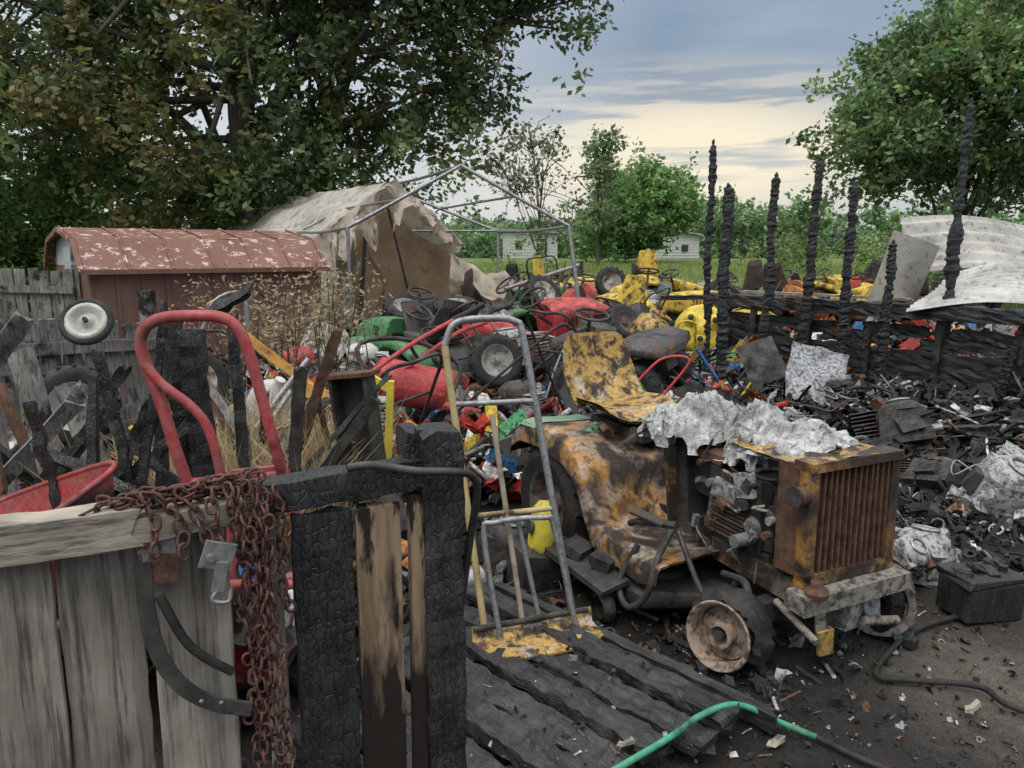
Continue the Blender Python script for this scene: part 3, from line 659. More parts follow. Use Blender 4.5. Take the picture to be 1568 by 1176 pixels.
for k in range(30):
    m.mat = R.choice([DARKM, DARKM, MET, RUST, DEB]); m.col = (.3, .29, .27); p = V((R.uniform(.78, 1.28), R.uniform(-.25, -.2), R.uniform(.36, .74)))
    if k % 3 == 0: m.box(p, (R.uniform(.02, .07), .03, R.uniform(.02, .06)), (R.uniform(-.4, .4), R.uniform(-.5, .5), 0), .005)
    elif k % 3 == 1: m.cyl(p, p + V((0, -.03, 0)), R.uniform(.008, .022), seg=8)
    else: m.tube([p, p + V((R.uniform(-.06, .06), -.03, R.uniform(-.06, .05))), p + V((R.uniform(-.12, .12), 0, R.uniform(-.12, .1)))], R.uniform(.003, .007), 6)
gx = 1.40
m.mat = SCORCH; m.col = (.08, .06, .05)
for sy in (-1, 1): m.box((gx, .215 * sy, .62), (.05, .045, .44)); m.mat = RUST; m.box((gx - .07, .228 * sy, .62), (.12, .012, .42)); m.mat = SCORCH
m.box((gx - .01, 0, .835), (.09, .475, .035)); m.box((gx, 0, .40), (.05, .475, .045))
m.mat = RUST
for k in range(13): m.box((gx + .008, -.185 + k * .0308, .62), (.022, .010, .41), (R.uniform(-.02, .02), 0, 0))
m.mat = DARKM; m.box((gx - .06, 0, .62), (.03, .40, .40))
m.mat = DEB; m.col = (.5, .5, .48)
for k in range(7): m.box((gx - .03, R.uniform(-.1, .15), R.uniform(.48, .7)), (.02, .05, .06), (R.uniform(-1, 1), 0, 0), .008)
m.mat = SEAT; m.col = (.26, .18, .12)
m.sheet(lambda u, v: V((gx + .03 - u * .44, (v - .5) * .47, .855 - .02 * (2 * v - 1) ** 4 + .010 * noise.noise(V((u * 6, v * 6, 1))))), 14, 12)
m.mat = RUST; m.cyl((gx + .005, -.235, .73), (gx + .005, -.28, .73), .035); m.mat = DARKM; m.lathe((gx + .0, -.28, .73), (0, -1, 0), [(.035, 0), (.04, .01), (.0, .0)], 14)
m.mat = DEB; m.col = (.26, .24, .21)
m.box((gx + .03, 0, .335), (.10, .56, .07), jit=.006); m.col = (.34, .34, .33); m.box((gx + .03, .02, .24), (.05, .10, .14), (0, .1, .2), .014); m.box((gx + .0, .14, .25), (.05, .07, .16), (.15, 0, 0), .012)
m.mat = DARKM; m.box((gx - .02, -.10, .24), (.12, .08, .16), (0, .1, 0), .012)
m.mat = SCORCH; m.col = (.2, .18, .16); m.box((gx - .25, -.20, .34), (.5, .05, .10), (0, .05, 0), .01); m.box((gx - .25, .20, .34), (.5, .05, .10))
m.mat = RUST; m.lathe((gx + .07, -.22, .385), (0, 0, 1), [(.04, -.02), (.045, 0), (.025, .02), (.022, .04), (0, .045)], 14)
m.mat = DEB; m.col = (.25, .22, .18); m.box((gx + .075, -.20, .27), (.012, .05, .16), (.15, 0, 0), .006); m.cyl((gx - .1, -.24, .28), (gx + .12, -.26, .22), .014); m.cyl((gx + .05, .06, .2), (gx + .05, .26, .16), .018)
m.mat = SEAT; m.box((gx + .082, -.17, .18), (.012, .07, .10), (.1, 0, 0), .006)
m.mat = DARKM; m.box((1.25, 0, .24), (.07, .74, .07), (.04, 0, 0), .006); m.tube([(1.15, -.36, .2), (.95, -.1, .26), (.8, 0, .3)], .014); m.tube([(1.3, -.38, .24), (1.2, -.3, .32), (1.05, -.28, .3)], .016)
def burnt_wheel(c, ax, arc, a0):
    c = V(c); ax = V(ax).normalized()
    m.mat = DEB; m.col = (.34, .25, .19)
    m.lathe(c, ax, [(.0, .0), (.03, .01), (.035, .05), (.05, .05), (.055, -.02), (.085, -.045), (.105, -.045), (.108, .04), (.122, .062), (.13, .066), (.135, .06)], 28)
    m.lathe(c, -ax, [(.04, .0), (.10, .0), (.108, .04), (.122, .07), (.13, .065)], 26); m.mat = DARKM; m.cyl(c - ax * .1, c + ax * .06, .018)
    m.mat = RUB; m.lathe(c, ax, [(.115, -.09), (.155, -.085), (.168, -.05), (.155, .0), (.125, .02)], 30, arc, a0, jit=.012)
    m.mat = CHAR
    for k in range(14): a = R.uniform(0, 6.28); m.box(c + V((.18 * math.cos(a), R.uniform(-.10, .10), -.14 + .015 * math.sin(a))), (.07, .04, .03), (a * .3, a, a), .012)
burnt_wheel((1.24, -.43, .165), (.35, -1, .12), 4.4, 2.6); burnt_wheel((1.24, .42, .165), (.1, 1, 0), 6.2, 0)
m.mat = DEB; m.col = (.36, .31, .28); m.lathe((1.30, .34, .17), (.5, -.9, 0), [(.05, 0), (.11, .0), (.12, .03), (.15, .04)], 24)
m.mat = DARKM
m.tube([(.76, -.50, .36), (.74, -.58, .20), (.84, -.60, .13), (.93, -.57, .22), (.90, -.50, .35), (.84, -.38, .44)], .015)
m.tube([(.66, -.47, .42), (.78, -.50, .47), (.95, -.45, .50)], .016); m.box((.82, -.49, .5), (.18, .05, .012), (.1, .05, .2)); m.tube([(.9, -.4, .45), (1.05, -.42, .3), (1.1, -.40, .22)], .012)
m.loft([rr(.22, .6, .08, .15), rr(.28, 1.05, .12, .15), rr(.55, 1.18, .13, .15), rr(.85, 1.1, .12, .15), rr(.98, .6, .09, .15)], True, True)
m.box((.5, -.62, .20), (.55, .14, .02), (.2, 0, 0), .008); m.lathe((.45, -.35, .21), (0, 0, 1), [(.12, 0), (.12, .04), (.03, .05), (.02, .08), (0, .08)], 18); m.lathe((.75, -.35, .21), (0, 0, 1), [(.1, 0), (.1, .03), (.03, .04), (.02, .08), (0, .08)], 18)
m.lathe((.7, -.66, .08), (0, 1, .0), [(.05, 0), (.07, .02), (.07, .05), (.03, .06), (0, .06)], 16); m.box((.42, -.60, .24), (.12, .1, .05), (0, .2, .3), .01); m.box((.62, -.58, .24), (.1, .06, .06), (0, .1, .3), .01)
m.obj('garden_tractor', .003)
m = MB(ASH); m.T = TR((.656, 4.03, 0), H)
def crum(cx, cy, cz, lx, ly, h, ph, n=46):
    def f(u, v):
        a, b = 2 * u - 1, 2 * v - 1
        rr_ = math.sqrt(a * a + b * b) / (1.1 + .45 * noise.noise(V((math.atan2(b, a) * 1.6, ph, 0))))
        e = max(0, 1 - rr_ ** 2.2)
        p = V((u * 3.4 + ph, v * 3.4, ph))
        z = (1 - abs(noise.noise(p)) * 2.4) * .6 + (1 - abs(noise.noise(p * 2.4)) * 2) * .32 + (1 - 2 * abs(noise.noise(p * 5.5))) * .16
        w = V((noise.noise(p * 3), noise.noise(p * 3 + V((5, 5, 5))), 0)) * .03
        return V((cx + a * lx / 2 * (1 + .12 * noise.noise(V((v * 7, ph, 0)))), cy + b * ly / 2 * (1 + .12 * noise.noise(V((u * 7, ph, 2)))), cz + h * e ** .5 * (.5 + z * .85) - .04 * (1 - e))) + w
    m.sheet(f, n, n, False)
crum(.64, -.08, .79, .38, .44, .14, 3.3); crum(.84, .04, .795, .26, .34, .13, 8.1); crum(1.17, -.02, .855, .36, .40, .075, 5.7); crum(1.03, -.18, .785, .20, .12, .09, 1.7); crum(.56, -.22, .79, .20, .20, .09, 12.7)
m.obj('melted_foil_sheet')

# ------------------------------------------------------------------ hand truck
def hand_truck():
    m = MB(CLEAN, (.52, .40, .17)); 
    L0, R0 = V((-.10, 2.78, .10)), V((.256, 2.91, .10)); L1, R1 = V((-.265, 3.0, 1.235)), V((.05, 3.06, 1.235))
    tl, tr_ = V((-.225, 3.02, 1.32)), V((.01, 3.07, 1.325)); r = .0145
    m.tube([L0, L0.lerp(L1, .5), L1], r, 10, 3); m.mat = MET
    m.tube([L1, tl, tl.lerp(tr_, .5) + V((0, 0, .015)), tr_, R1, R0.lerp(R1, .5), R0], r, 10, 5)
    for t, k in ((.80, 0), (.42, .5)): m.mat = MET if t > .5 else PAINT; m.cyl(L0.lerp(L1, t), R0.lerp(R1, t), .011)
    m.mat = CLEAN; m.col = (.38, .32, .23)
    c0, c1 = L0.lerp(R0, .42), L0.lerp(L1, .76).lerp(R0.lerp(R1, .76), .45); m.cyl(c0, c1, .011)
    m.mat = MET; c0, c1 = L0.lerp(R0, .62), L0.lerp(L1, .40).lerp(R0.lerp(R1, .40), .55); m.cyl(c0, c1, .010)
    d = V((.06, -.12, 0)) * .25
    a, b = L0.lerp(R0, .12) + d, L0.lerp(R0, .97) + d; a2, b2 = L0.lerp(L1, .36) + (R0 - L0) * .10 + d, R0.lerp(R1, .36) - (R0 - L0) * .08 + d
    m.tube([a, a2, a2.lerp(b2, .15) + V((0, 0, .05)), a2.lerp(b2, .85) + V((0, 0, .05)), b2, b], .0115, 9, 5)
    m.mat = DARKM; m.cyl(L0 + V((-.05, -.02, .06)), R0 + V((.05, .02, .06)), .012)
    e = (R0 - L0).normalized(); n = V((e.y, -e.x, 0))
    m.mat = MET
    for t in (.2, .5, .8): m.box(L0.lerp(R0, t) + V((0, 0, .02)), (.08, .03, .05), (0, 0, .35))
    m.mat = SEAT; m.col = (.44, .38, .32)
    P = L0 - e * .06; Q = R0 + e * .07; zz = V((0, 0, .009))
    def pl(u, v):
        p = (P.lerp(Q, u)) + n * (v * .18 * (1 - .35 * abs(2 * u - 1) ** 3)) ; p.z = .118 - .012 * v + (.055 * (1 - v / .12) if v < .12 else 0)
        return p
    m.sheet(pl, 20, 16); m.sheet(lambda u, v: pl(u, v) - zz, 20, 16)
    m.sheet(lambda u, v: pl(u, 1) - zz * v, 20, 1); m.sheet(lambda u, v: pl(1, u) - zz * v, 16, 1)
    m.obj('hand_truck')
hand_truck()
m = MB(CHARD); d = V((.68, -.73, 0)); e = V((.73, .68, 0)); O = V((.74, 2.33, .085))
for k in range(8):
    w = .122; c = O - e * (k * .150 + .05) + V((0, 0, R.uniform(-.018, .012))); L = 1.9 + R.uniform(-.1, .1)
    m.plank(c - d * L, c + d * R.uniform(-.09, .04), w, .045, e + V((0, 0, R.uniform(-.12, .12))), 60, .011, .02)
m.box(O - e * .4 - d * .3 + V((0, 0, -.05)), (.06, 1.15, .06), (0, 0, -.82)); m.box(O - e * .4 - d * 1.2 + V((0, 0, -.05)), (.06, 1.15, .06), (0, 0, -.82))
m.plank(O + e * .09 - d * 1.3 + V((0, 0, -.02)), O + e * .09 + d * .1 + V((0, 0, -.02)), .05, .06, e, 18, .005, .02)
m.obj('charred_pallet')
debris('cinder_fragments', 500, (-.5, .7, 2.0, 2.9), .004, .022, lambda x, y: .13 if (x - .74) * .73 + (y - 2.33) * .68 < 0 and (x - .74) * .68 - (y - 2.33) * .73 < 0 else None, BLK * 2 + GRY * 2 + RST, .1)

# ------------------------------------------------------------------ foreground fence
def F(s, z, off=0): return V((-.767 + .9187 * s + .395 * off, 1.093 + .395 * s - .9187 * off, z))
FD = V((.9187, .395, 0))
m = MB(WOODV)
for s0, s1, z1, mt, off, th in [(-.50, -.37, 1.16, WOODV, 0, .018), (-.355, -.23, 1.16, WOODV, 0, .018), (-.215, -.077, 1.16, WOODV, 0, .018), (-.068, .0624, 1.16, WOODV, 0.002, .018), (.0665, .1826, 1.145, WOODV, -.012, .018), (.192, .314, 1.165, WOODV, 0, .018),
                           (.368, .403, 1.16, WOODV, -.01, .018), (.419, .522, 1.155, CHAR, 0, .022), (.531, .612, 1.155, HALF, 0.004, .018)]:
    m.mat = mt
    m.plank(F((s0 + s1) / 2, 0.03, off), F((s0 + s1) / 2 + R.uniform(-.004, .004), z1, off), s1 - s0, th, FD, 50 if mt == CHAR else 24, .003 if mt == CHAR else .0015, .006)
m.mat = HALF; m.plank(F(.640, 0.02, 0), F(.642, 1.16, 0), .026, .03, FD, 16, .001, .01)
m.mat = CHAR; m.plank(F(.692, 0, -.02), F(.690, 1.275, -.02), .075, .085, FD, 50, .006, .010)
m.plank(F(.646, 1.20, -.03), F(.646, 1.28, -.03), .04, .06, FD, 6, .005, .01)
m.plank(F(.33, 1.185, -.012), F(.668, 1.205, -.012), .055, .05, (0, 0, 1), 30, .004, .015)
m.mat = WOODH; m.plank(F(-.6, 1.172, .012), F(.185, 1.178, .010), .062, .06, (0, 0, 1), 24, .003, .012)
m.plank(F(.150, 1.168, .012), F(.37, 1.185, .010), .04, .05, (0, 0, 1), 10, .003, .012)
m.mat = WOODV; m.plank(F(-.6, .45, -.03), F(.65, .45, -.03), .085, .035, (0, 0, 1), 10, .002, .01)
m.obj('wooden_fence', .002)
m = MB(MET)
T = Matrix.Translation(F(.215, 1.135, .03)) @ Matrix.Rotation(.406, 4, 'Z'); m.T = T
m.box((0, 0, 0), (.05, .004, .035)); m.mat = CHAIN; m.box((.005, -.004, -.03), (.05, .004, .05), (0, .2, 0)); m.cyl((-.02, -.006, .012), (-.02, .02, .012), .005)
m.mat = MET
m.T = Matrix.Translation(F(.30, 1.125, .065)) @ Matrix.Rotation(.55, 4, 'Z')
m.box((0, 0, 0), (.05, .005, .045), (0, .35, 0)); m.box((.0, -.002, -.035), (.02, .005, .05), (0, .2, 0)); m.cyl((-.012, -.008, 0), (-.012, .012, 0), .006); m.tube([(0, 0, -.05), (-.014, -.004, -.07), (.01, -.004, -.078), (.016, 0, -.055)], .004, 6)
m.obj('gate_latch', .001)
m = MB(DARKM)
pts = [F(.19, 1.12, .035), F(.192, 1.03, .04), F(.205, .96, .045), F(.235, .905, .05), (F(.28, .868, .055)), F(.335, .853, .07)]
P = [pts[0] * 2 - pts[1]] + pts + [pts[-1] * 2 - pts[-2]]; cp = []
for i in range(1, len(P) - 2):
    for k in range(5):
        t = k / 5; a, b, c, dd = P[i - 1:i + 3]; cp.append(.5 * ((2 * b) + (c - a) * t + (2 * a - 5 * b + 4 * c - dd) * t * t + (3 * b - a - 3 * c + dd) * t ** 3))
cp.append(pts[-1]); rings = []
for i, p in enumerate(cp):
    dd = (cp[min(i + 1, len(cp) - 1)] - cp[max(i - 1, 0)]).normalized(); nn = V((.395, -.9187, 0)); sd = dd.cross(nn).normalized(); w = .0125
    rings.append([p + sd * w + nn * .003, p + sd * w - nn * .003, p - sd * w - nn * .003, p - sd * w + nn * .003])
m.loft(rings, True, False)
m.tube([F(.21, 1.07, .05), F(.24, .99, .05), F(.27, .95, .05), F(.31, .91, .04)], .008, 6)
m.mat = MET
for k in range(3): m.lathe(F(.26 + k * .03, .880 - k * .01, .06), (.395, -.9187, 0), [(0, .003), (.003, .003), (.004, 0)], 8)
m.obj('curved_steel_strap', .001)
def chain(m, pts, L=.026, W=.0085, r=.0026, jit=.004):
    P = [V(p) for p in pts]; acc = []; seg = [(P[i + 1] - P[i]).length for i in range(len(P) - 1)]; tot = sum(seg); n = int(tot / (L * .74)); tw = R.uniform(0, 3)
    for k in range(n):
        q = k * L * .74; i = 0
        while i < len(seg) - 1 and q > seg[i]: q -= seg[i]; i += 1
        d = (P[i + 1] - P[i]).normalized() + V((R.uniform(-1, 1), R.uniform(-1, 1), R.uniform(-1, 1))) * .22
        d.normalize(); c = P[i].lerp(P[i + 1], min(1, q / seg[i])) + V((R.uniform(-1, 1), R.uniform(-1, 1), R.uniform(-1, 1))) * jit
        x, y = m.frame(d); a = tw + k * math.pi / 2 + R.uniform(-.3, .3); sd = x * math.cos(a) + y * math.sin(a); nn = d.cross(sd)
        ring = []
        for j in range(13):
            t = 2 * math.pi * j / 12; cx = math.cos(t) * W + 0; cy = math.sin(t) * W + math.copysign(L / 2 - W, math.sin(t)) * (1 if abs(math.sin(t)) > .01 else 0)
            p = c + sd * cx + d * cy; o = (sd * math.cos(t) + d * math.sin(t)).normalized()
            ring.append([p + (o * math.cos(b) + nn * math.sin(b)) * r for b in (0, 1.047, 2.094, 3.1416, 4.189, 5.236)])
        m.loft(ring, False)
m = MB(CHAIN)
def wav(s0, z0, o0, s1, z1, o1, n, a):
    return [F(s0 + (s1 - s0) * i / n + R.uniform(-a, a), z0 + (z1 - z0) * i / n + R.uniform(-a, a) * .5, o0 + (o1 - o0) * i / n + R.uniform(-a, a)) for i in range(n + 1)]
for k in range(7): chain(m, wav(.13 + k * .012, 1.208 + k * .003, .02, .385, 1.215 + k * .005, .0 + k * .004, 8, .012))
for k in range(5): chain(m, wav(.20 + k * .03, 1.22, .045, .225 + k * .035, 1.13 - R.uniform(0, .03), .055, 4, .006)); 
for k in range(5): chain(m, wav(.330 + k * .011, 1.22, .045, .350 + k * .012, .56, .050 + .004 * k, 14, .006))
chain(m, wav(.40, 1.21, .03, .408, .95, .03, 6, .004)); chain(m, wav(.385, 1.2, .04, .33, .80, .06, 8, .01))
m.obj('rusty_chain')
m = MB(DARKM); m.tube([F(.515, 1.235, .03), F(.56, 1.235, .03), F(.63, 1.222, .05), F(.70, 1.215, .06), F(.735, 1.20, .05), F(.748, 1.165, .04), F(.748, 1.06, .0), F(.745, .9, -.05)], .0075, 9, 5); m.obj('bent_black_pipe')
m = MB(CLEAN, (.40, .035, .04))
pp = [(-.700, .80), (-.766, 1.071), (-.811, 1.255), (-.845, 1.372), (-.837, 1.424), (-.796, 1.450), (-.729, 1.456), (-.662, 1.453), (-.621, 1.424), (-.594, 1.343), (-.542, 1.10), (-.49, .80)]
m.tube([V((x, 1.74 + .05 * (z < 1.0), z)) for x, z in pp], .0135, 12, 6)
m.tube([V((x, 1.73, z)) for x, z in [(-.835, 1.345), (-.800, 1.300), (-.736, 1.247), (-.700, 1.189), (-.680, 1.079), (-.665, .85)]], .011, 10, 6)
m.cyl((-.765, 1.745, 1.06), (-.525, 1.745, 1.085), .012); m.box((-.60, 1.75, 1.08), (.12, .02, .035), (0, -.1, 0)); m.cyl((-.70, 1.76, .8), (-.49, 1.76, .8), .012)
m.box((-.60, 1.74, .16), (.32, .2, .01)); m.cyl((-.72, 1.77, .15), (-.700, 1.76, .80), .013); m.cyl((-.49, 1.77, .15), (-.49, 1.76, .80), .013)
wheel(m, (-.77, 1.85, .12), (1, 0, 0), .12, .06); wheel(m, (-.43, 1.85, .12), (1, 0, 0), .12, .06)
m.obj('red_hand_truck')
m = MB(CLEAN, (.34, .03, .03)); m.T = TR((-1.48, 2.15, .68), -.3, (.25, -.35))
ring = lambda a, b, z, cx=0: [V((cx + a * math.copysign(abs(math.cos(t)) ** .6, math.cos(t)), b * math.copysign(abs(math.sin(t)) ** .6, math.sin(t)), z)) for t in [k * math.pi / 12 for k in range(24)]]
m.loft([ring(.38, .27, .14), ring(.25, .18, -.08, .03), ring(.22, .16, -.09, .03)], False); m.add(ring(.22, .16, -.09, .03), [tuple(range(24))]); m.tube(ring(.385, .275, .14) + [ring(.385, .275, .14)[0]], .009, 6, 1)
m.mat = WOODV; m.tube([(-.9, -.2, .1), (0, -.17, -.12), (.5, -.06, -.2)], .018, 6); m.tube([(-.9, .2, .1), (0, .17, -.12), (.5, .06, -.2)], .018, 6); wheel(m, (.52, 0, -.24), (0, 1, 0), .18, .08, RED)
m.mat = DARKM; m.tube([(-.2, -.18, -.1), (-.25, -.18, -.5), (-.25, .18, -.5), (-.2, .18, -.1)], .012, 6, 1)
m.obj('red_wheelbarrow')
m = MB(CHAR)
for x, y, z0, x2, z1, w in [(-1.05, 2.62, .2, -1.07, 1.33, .10), (-1.16, 2.66, .2, -1.14, 1.40, .05), (-.96, 2.7, .1, -1.02, 1.36, .045), (-1.28, 2.6, .2, -1.22, 1.42, .04), (-1.20, 2.5, .3, -1.35, 1.28, .03),
                            (-1.55, 2.6, .5, -1.25, 1.10, .05), (-1.7, 2.7, .7, -1.42, 1.18, .04), (-1.35, 2.5, .8, -1.06, 1.06, .04), (-1.1, 2.8, 1.38, -.93, 1.46, .03), (-1.42, 2.4, .5, -1.52, 1.12, .035), (-1.0, 2.5, .7, -1.3, .98, .03), (-1.30, 2.45, .5, -1.12, 1.32, .03), (-1.6, 2.5, .95, -1.15, .75, .04)]:
    m.plank((x, y, z0), (x2, y + R.uniform(-.1, .1), z1), w, .04, (1, .2, 0), 30, .008, .02, .8)
for k in range(34):
    x = R.uniform(-2.1, -.75); y = R.uniform(2.3, 3.6); p = V((x, y, R.uniform(.3, .8))); m.mat = R.choice([CHAR, CHAR, RUST, DARKM, DARKM, GREY])
    m.plank(p, p + V((R.uniform(-.4, .4), R.uniform(-.2, .2), R.uniform(.2, .55))), R.uniform(.02, .045), .025, (1, 0, 0), 12, .004, .015)
m.obj('charred_planks')
m = MB(GREY)
for a, b, w in [((-2.35, 2.9, .75), (-1.78, 2.8, 1.36), .07), ((-2.3, 3.0, .95), (-1.95, 2.9, 1.34), .06), ((-2.1, 2.85, .6), (-1.62, 2.8, 1.05), .06), ((-2.2, 3.1, 1.25), (-2.05, 3.0, .5), .10), ((-2.0, 3.1, 1.2), (-1.82, 3.0, .5), .10), ((-1.85, 3.15, 1.05), (-1.6, 3.0, .45), .10)]:
    m.plank(a, b, w, .02, (1, .2, .3), 6, .003, .02)
m.obj('broken_fence_boards')
def fence(name, a, b, h0, h1, bw=.14, mat=GREY, rail=True, jit=.02):
    m = MB(mat); a = V(a); b = V(b); n = int((b - a).length / (bw + .015)); d = (b - a).normalized()
    for k in range(n):
        p = a.lerp(b, (k + .5) / n); h = h0 + (h1 - h0) * k / n + R.uniform(-jit, jit); q = p + V((R.uniform(-.02, .02), 0, h))
        m.plank(p, q, bw, .018, d, 4, .002, .006)
    nn = V((-d.y, d.x, 0))
    if rail:
        for f in (.85, .3): m.plank(a + V((0, 0, h0 * f)) - nn * .03, b + V((0, 0, h1 * f)) - nn * .03, .08, .035, (0, 0, 1), 6, .003, .02)
        for t in (0, .5, 1): p = a.lerp(b, t) + nn * .06; m.plank(p, p + V((0, 0, h0 + .03)), .09, .09, d, 4, .002, .01)
    m.obj(name)
fence('weathered_fence', (-3.6, 3.6, 0), (-2.75, 5.9, 0), 1.27, 1.06)
fence('weathered_fence', (-9.5, 9.6, 0), (-4.75, 8.4, 0), 1.42, 1.40)
m = MB(CLEAN, (.56, .55, .50)); m.T = Matrix.Identity(4)
ax = V((.25, -1, .55)).normalized(); c = V((-2.33, 4.2, 1.22))
m.lathe(c, ax, [(.06, -.04), (.105, -.035), (.118, 0), (.10, .03), (.08, .025), (.065, -.005), (.03, -.005), (.025, .02), (0, .02)], 24); m.mat = RUB; m.torus(c, ax, .118, .022, 26, 8); m.cyl(c + ax * .01, c + ax * .04, .014); m.obj('white_mower_wheel')
tire((-2.15, 3.7, .85), (.5, -1, .2), .2, .14)

# ------------------------------------------------------------------ buildings
m = MB(WALL); m.T = TR((-4.36, 8.0, 0), math.radians(38))
L, W = 2.5, 2.3
m.box((L / 2, W / 2, .72), (L, W, 1.44))
for k in range(11): m.box((k * L / 10, -.006, .72), (.03, .02, 1.40))
pf = [(-.10, 1.40), (.30, 1.74), (W / 2, 1.87), (W - .30, 1.74), (W + .10, 1.40)]
for x in (0.0, L):
    m.mat = CLEAN; m.col = (.55, .57, .60)
    pts = [V((x, y, z)) for y, z in [(0, 1.43)] + [(max(0, min(W, y)), z - .02) for y, z in pf[1:-1]] + [(W, 1.43)]]
    m.add(pts, [(0, 1, 2, 3, 4)])
    m.box((x + (-.012 if x == 0 else .012), W / 2, 1.5), (.02, .5, .3)) ; m.mat = GREY; m.box((x + (-.014 if x == 0 else .014), W * .5, .7), (.02, 1.0, 1.3))
m.mat = ROOF
for i in range(4):
    (y0, z0), (y1, z1) = pf[i], pf[i + 1]
    m.sheet(lambda u, v: V((-.1 + u * (L + .2), y0 + (y1 - y0) * v, z0 + (z1 - z0) * v + .006 * noise.noise(V((u * 9, v * 3, i))))), 24, 4)
    for x in (-.1, L + .1): m.plank((x, y0, z0 - .02), (x, y1, z1 - .02), .05, .03, (0, 0, 1), 2, 0, 0)
for k in range(7): 
    x = -.08 + k * (L + .16) / 6; m.tube([V((x, y, z + .012)) for y, z in pf[:3]], .012, 5, 1)
m.mat = WALL; m.plank((-.1, -.10, 1.39), (L + .1, -.10, 1.39), .05, .03, (0, 0, 1), 4, 0, 0)
m.obj('gambrel_garden_shed')

def shed(name, x0, x1, y, z0, h0, h1, dep, win):
    m = MB(CLEAN, (.74, .75, .74)); w = x1 - x0
    P = [V((x0, y, z0)), V((x1, y, z0)), V((x1, y, z0 + h1)), V((x0, y, z0 + h0))]; D = V((0, dep, 0))
    m.add(P + [p + D for p in P], [(0, 1, 2, 3), (5, 4, 7, 6), (4, 0, 3, 7), (1, 5, 6, 2)])
    for k in range(int(h1 / .22)): m.box(((x0 + x1) / 2, y - .015, z0 + .2 + k * .22), (w, .02, .02))
    m.col = (.35, .35, .35); a = V((-.25, -.3, .03)); b = V((.25, -.3, .03))
    q = [P[3] + a, P[2] + b, P[2] + D + V((.25, .3, .03)), P[3] + D + V((-.25, .3, .03))]
    m.add(q + [p + V((0, 0, .12)) for p in q], [(3, 2, 1, 0), (4, 5, 6, 7), (0, 1, 5, 4), (1, 2, 6, 5), (2, 3, 7, 6), (3, 0, 4, 7)])
    m.mat = DARKM
    for wx, wz, ww, wh in win: m.box((x0 + wx, y - .03, z0 + wz), (ww, .04, wh)); 
    m.obj(name)
shed('white_shed', -.7, 3.5, 60, .9, 2.3, 2.0, 4, [(1.2, 1.2, .5, .6), (3, 1, .8, 1.3)])
shed('white_shed', 10.7, 14.4, 60, .9, 2.5, 1.85, 4, [(2.6, .95, .5, .5)])

# ------------------------------------------------------------------ portable-garage frame & torn tent
m = MB(MET); r = .024
fl, fr = (-2.12, 10.1), (.74, 10.2); bl_, br = (-3.45, 12.6), (-.23, 12.7)
FA = V((-.66, 10.3, 2.70)); BA = V((-2.1, 12.9, 2.65))
for (l, rr_, A) in ((fl, fr, FA), (bl_, br, BA)):
    lt, rt = V((*l, 1.90)), V((*rr_, 1.92)); m.tube([V((*l, 0)), lt], r, 8, 1)
    m.tube([lt - V((0, 0, .1)), lt, lt.lerp(A, .12) , A - (A - lt) * .08, A, A - (A - rt) * .08, rt.lerp(A, .12), rt, rt - V((0, 0, .1))], r, 8, 3)
    m.tube([rt, V((rr_[0] + (.2 if A is FA else .02), rr_[1] - .2, 0.5)), V((rr_[0] + .25, rr_[1] - .2, 0))], r, 8, 1)
for a, b in ((V((*fl, 1.9)), V((*bl_, 1.9))), (V((*fr, 1.92)), V((*br, 1.92))), (FA, BA)): m.tube([a, a.lerp(b, .5) + V((0, 0, -.03)), b], r * .9, 8, 3)
m.tube([V((*fl, 1.9)).lerp(FA, .45), V((*bl_, 1.9)).lerp(BA, .5)], r * .7, 8, 1); m.tube([V((*fr, 1.92)).lerp(FA, .5), V((*br, 1.92)).lerp(BA, .5)], r * .7, 8, 1)
m.tube([V((*bl_, 1.92)), V((*br, 1.93))], r * .8, 8, 1)
m.obj('canopy_frame')
m = MB(CANV, (.66, .64, .59))
A = V((-1.96, 12.35, 2.68)); RD = V((-3.34, 3.95, -.1)); EL = V((-3.15, 11.4, 1.62)); ER = V((-.97, 13.2, 1.75))
wr = lambda u, v, s, p: s * (noise.noise(V((u * 5, v * 5, p))) + .5 * noise.noise(V((u * 12, v * 12, p))))
m.sheet(lambda u, v: A.lerp(EL, v) + RD * u + V((0, 0, -.22 * math.sin(v * 3.14) * (.5 + .5 * math.sin(u * 9)) * .6 + wr(u, v, .08, 1))), 40, 24)
m.col = (.58, .53, .45)
m.sheet(lambda u, v: A.lerp(ER, v) + RD * u + V((0, 0, wr(u, v, .07, 2))), 30, 16)
m.sheet(lambda u, v: ER + RD * u + V((0, 0, -v * 1.75)) + V((wr(u, v, .1, 8), wr(u, v, .1, 5), 0)), 24, 16)
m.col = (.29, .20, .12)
GL = A.lerp(EL, .35)
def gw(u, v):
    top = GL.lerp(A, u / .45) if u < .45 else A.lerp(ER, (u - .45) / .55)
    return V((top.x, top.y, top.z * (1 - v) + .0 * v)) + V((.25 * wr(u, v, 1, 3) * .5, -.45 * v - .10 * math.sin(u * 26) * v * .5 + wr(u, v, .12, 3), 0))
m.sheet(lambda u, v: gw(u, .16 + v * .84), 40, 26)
m.mat = CANV; m.col = (.55, .48, .40)
def drape(u, v):
    top = EL.lerp(A, u / .55) if u < .55 else A.lerp(ER, (u - .55) / .45)
    top = top + V((.15, -.25, .03)); ln = .50 + .8 * max(0, .45 - u) + .60 * noise.noise(V((u * 11, 0, 4))) + .45 * noise.noise(V((u * 34, 3, 4)))
    ln *= (1 - .7 * max(0, u - .5)); 
    if u > .62: ln *= .55
    return top + V((.09 * math.sin(u * 50) * v + wr(u, v, .07, 7), -.25 * v + .12 * math.sin(u * 38) * v, -max(.06, ln) * v))
m.sheet(drape, 110, 16)
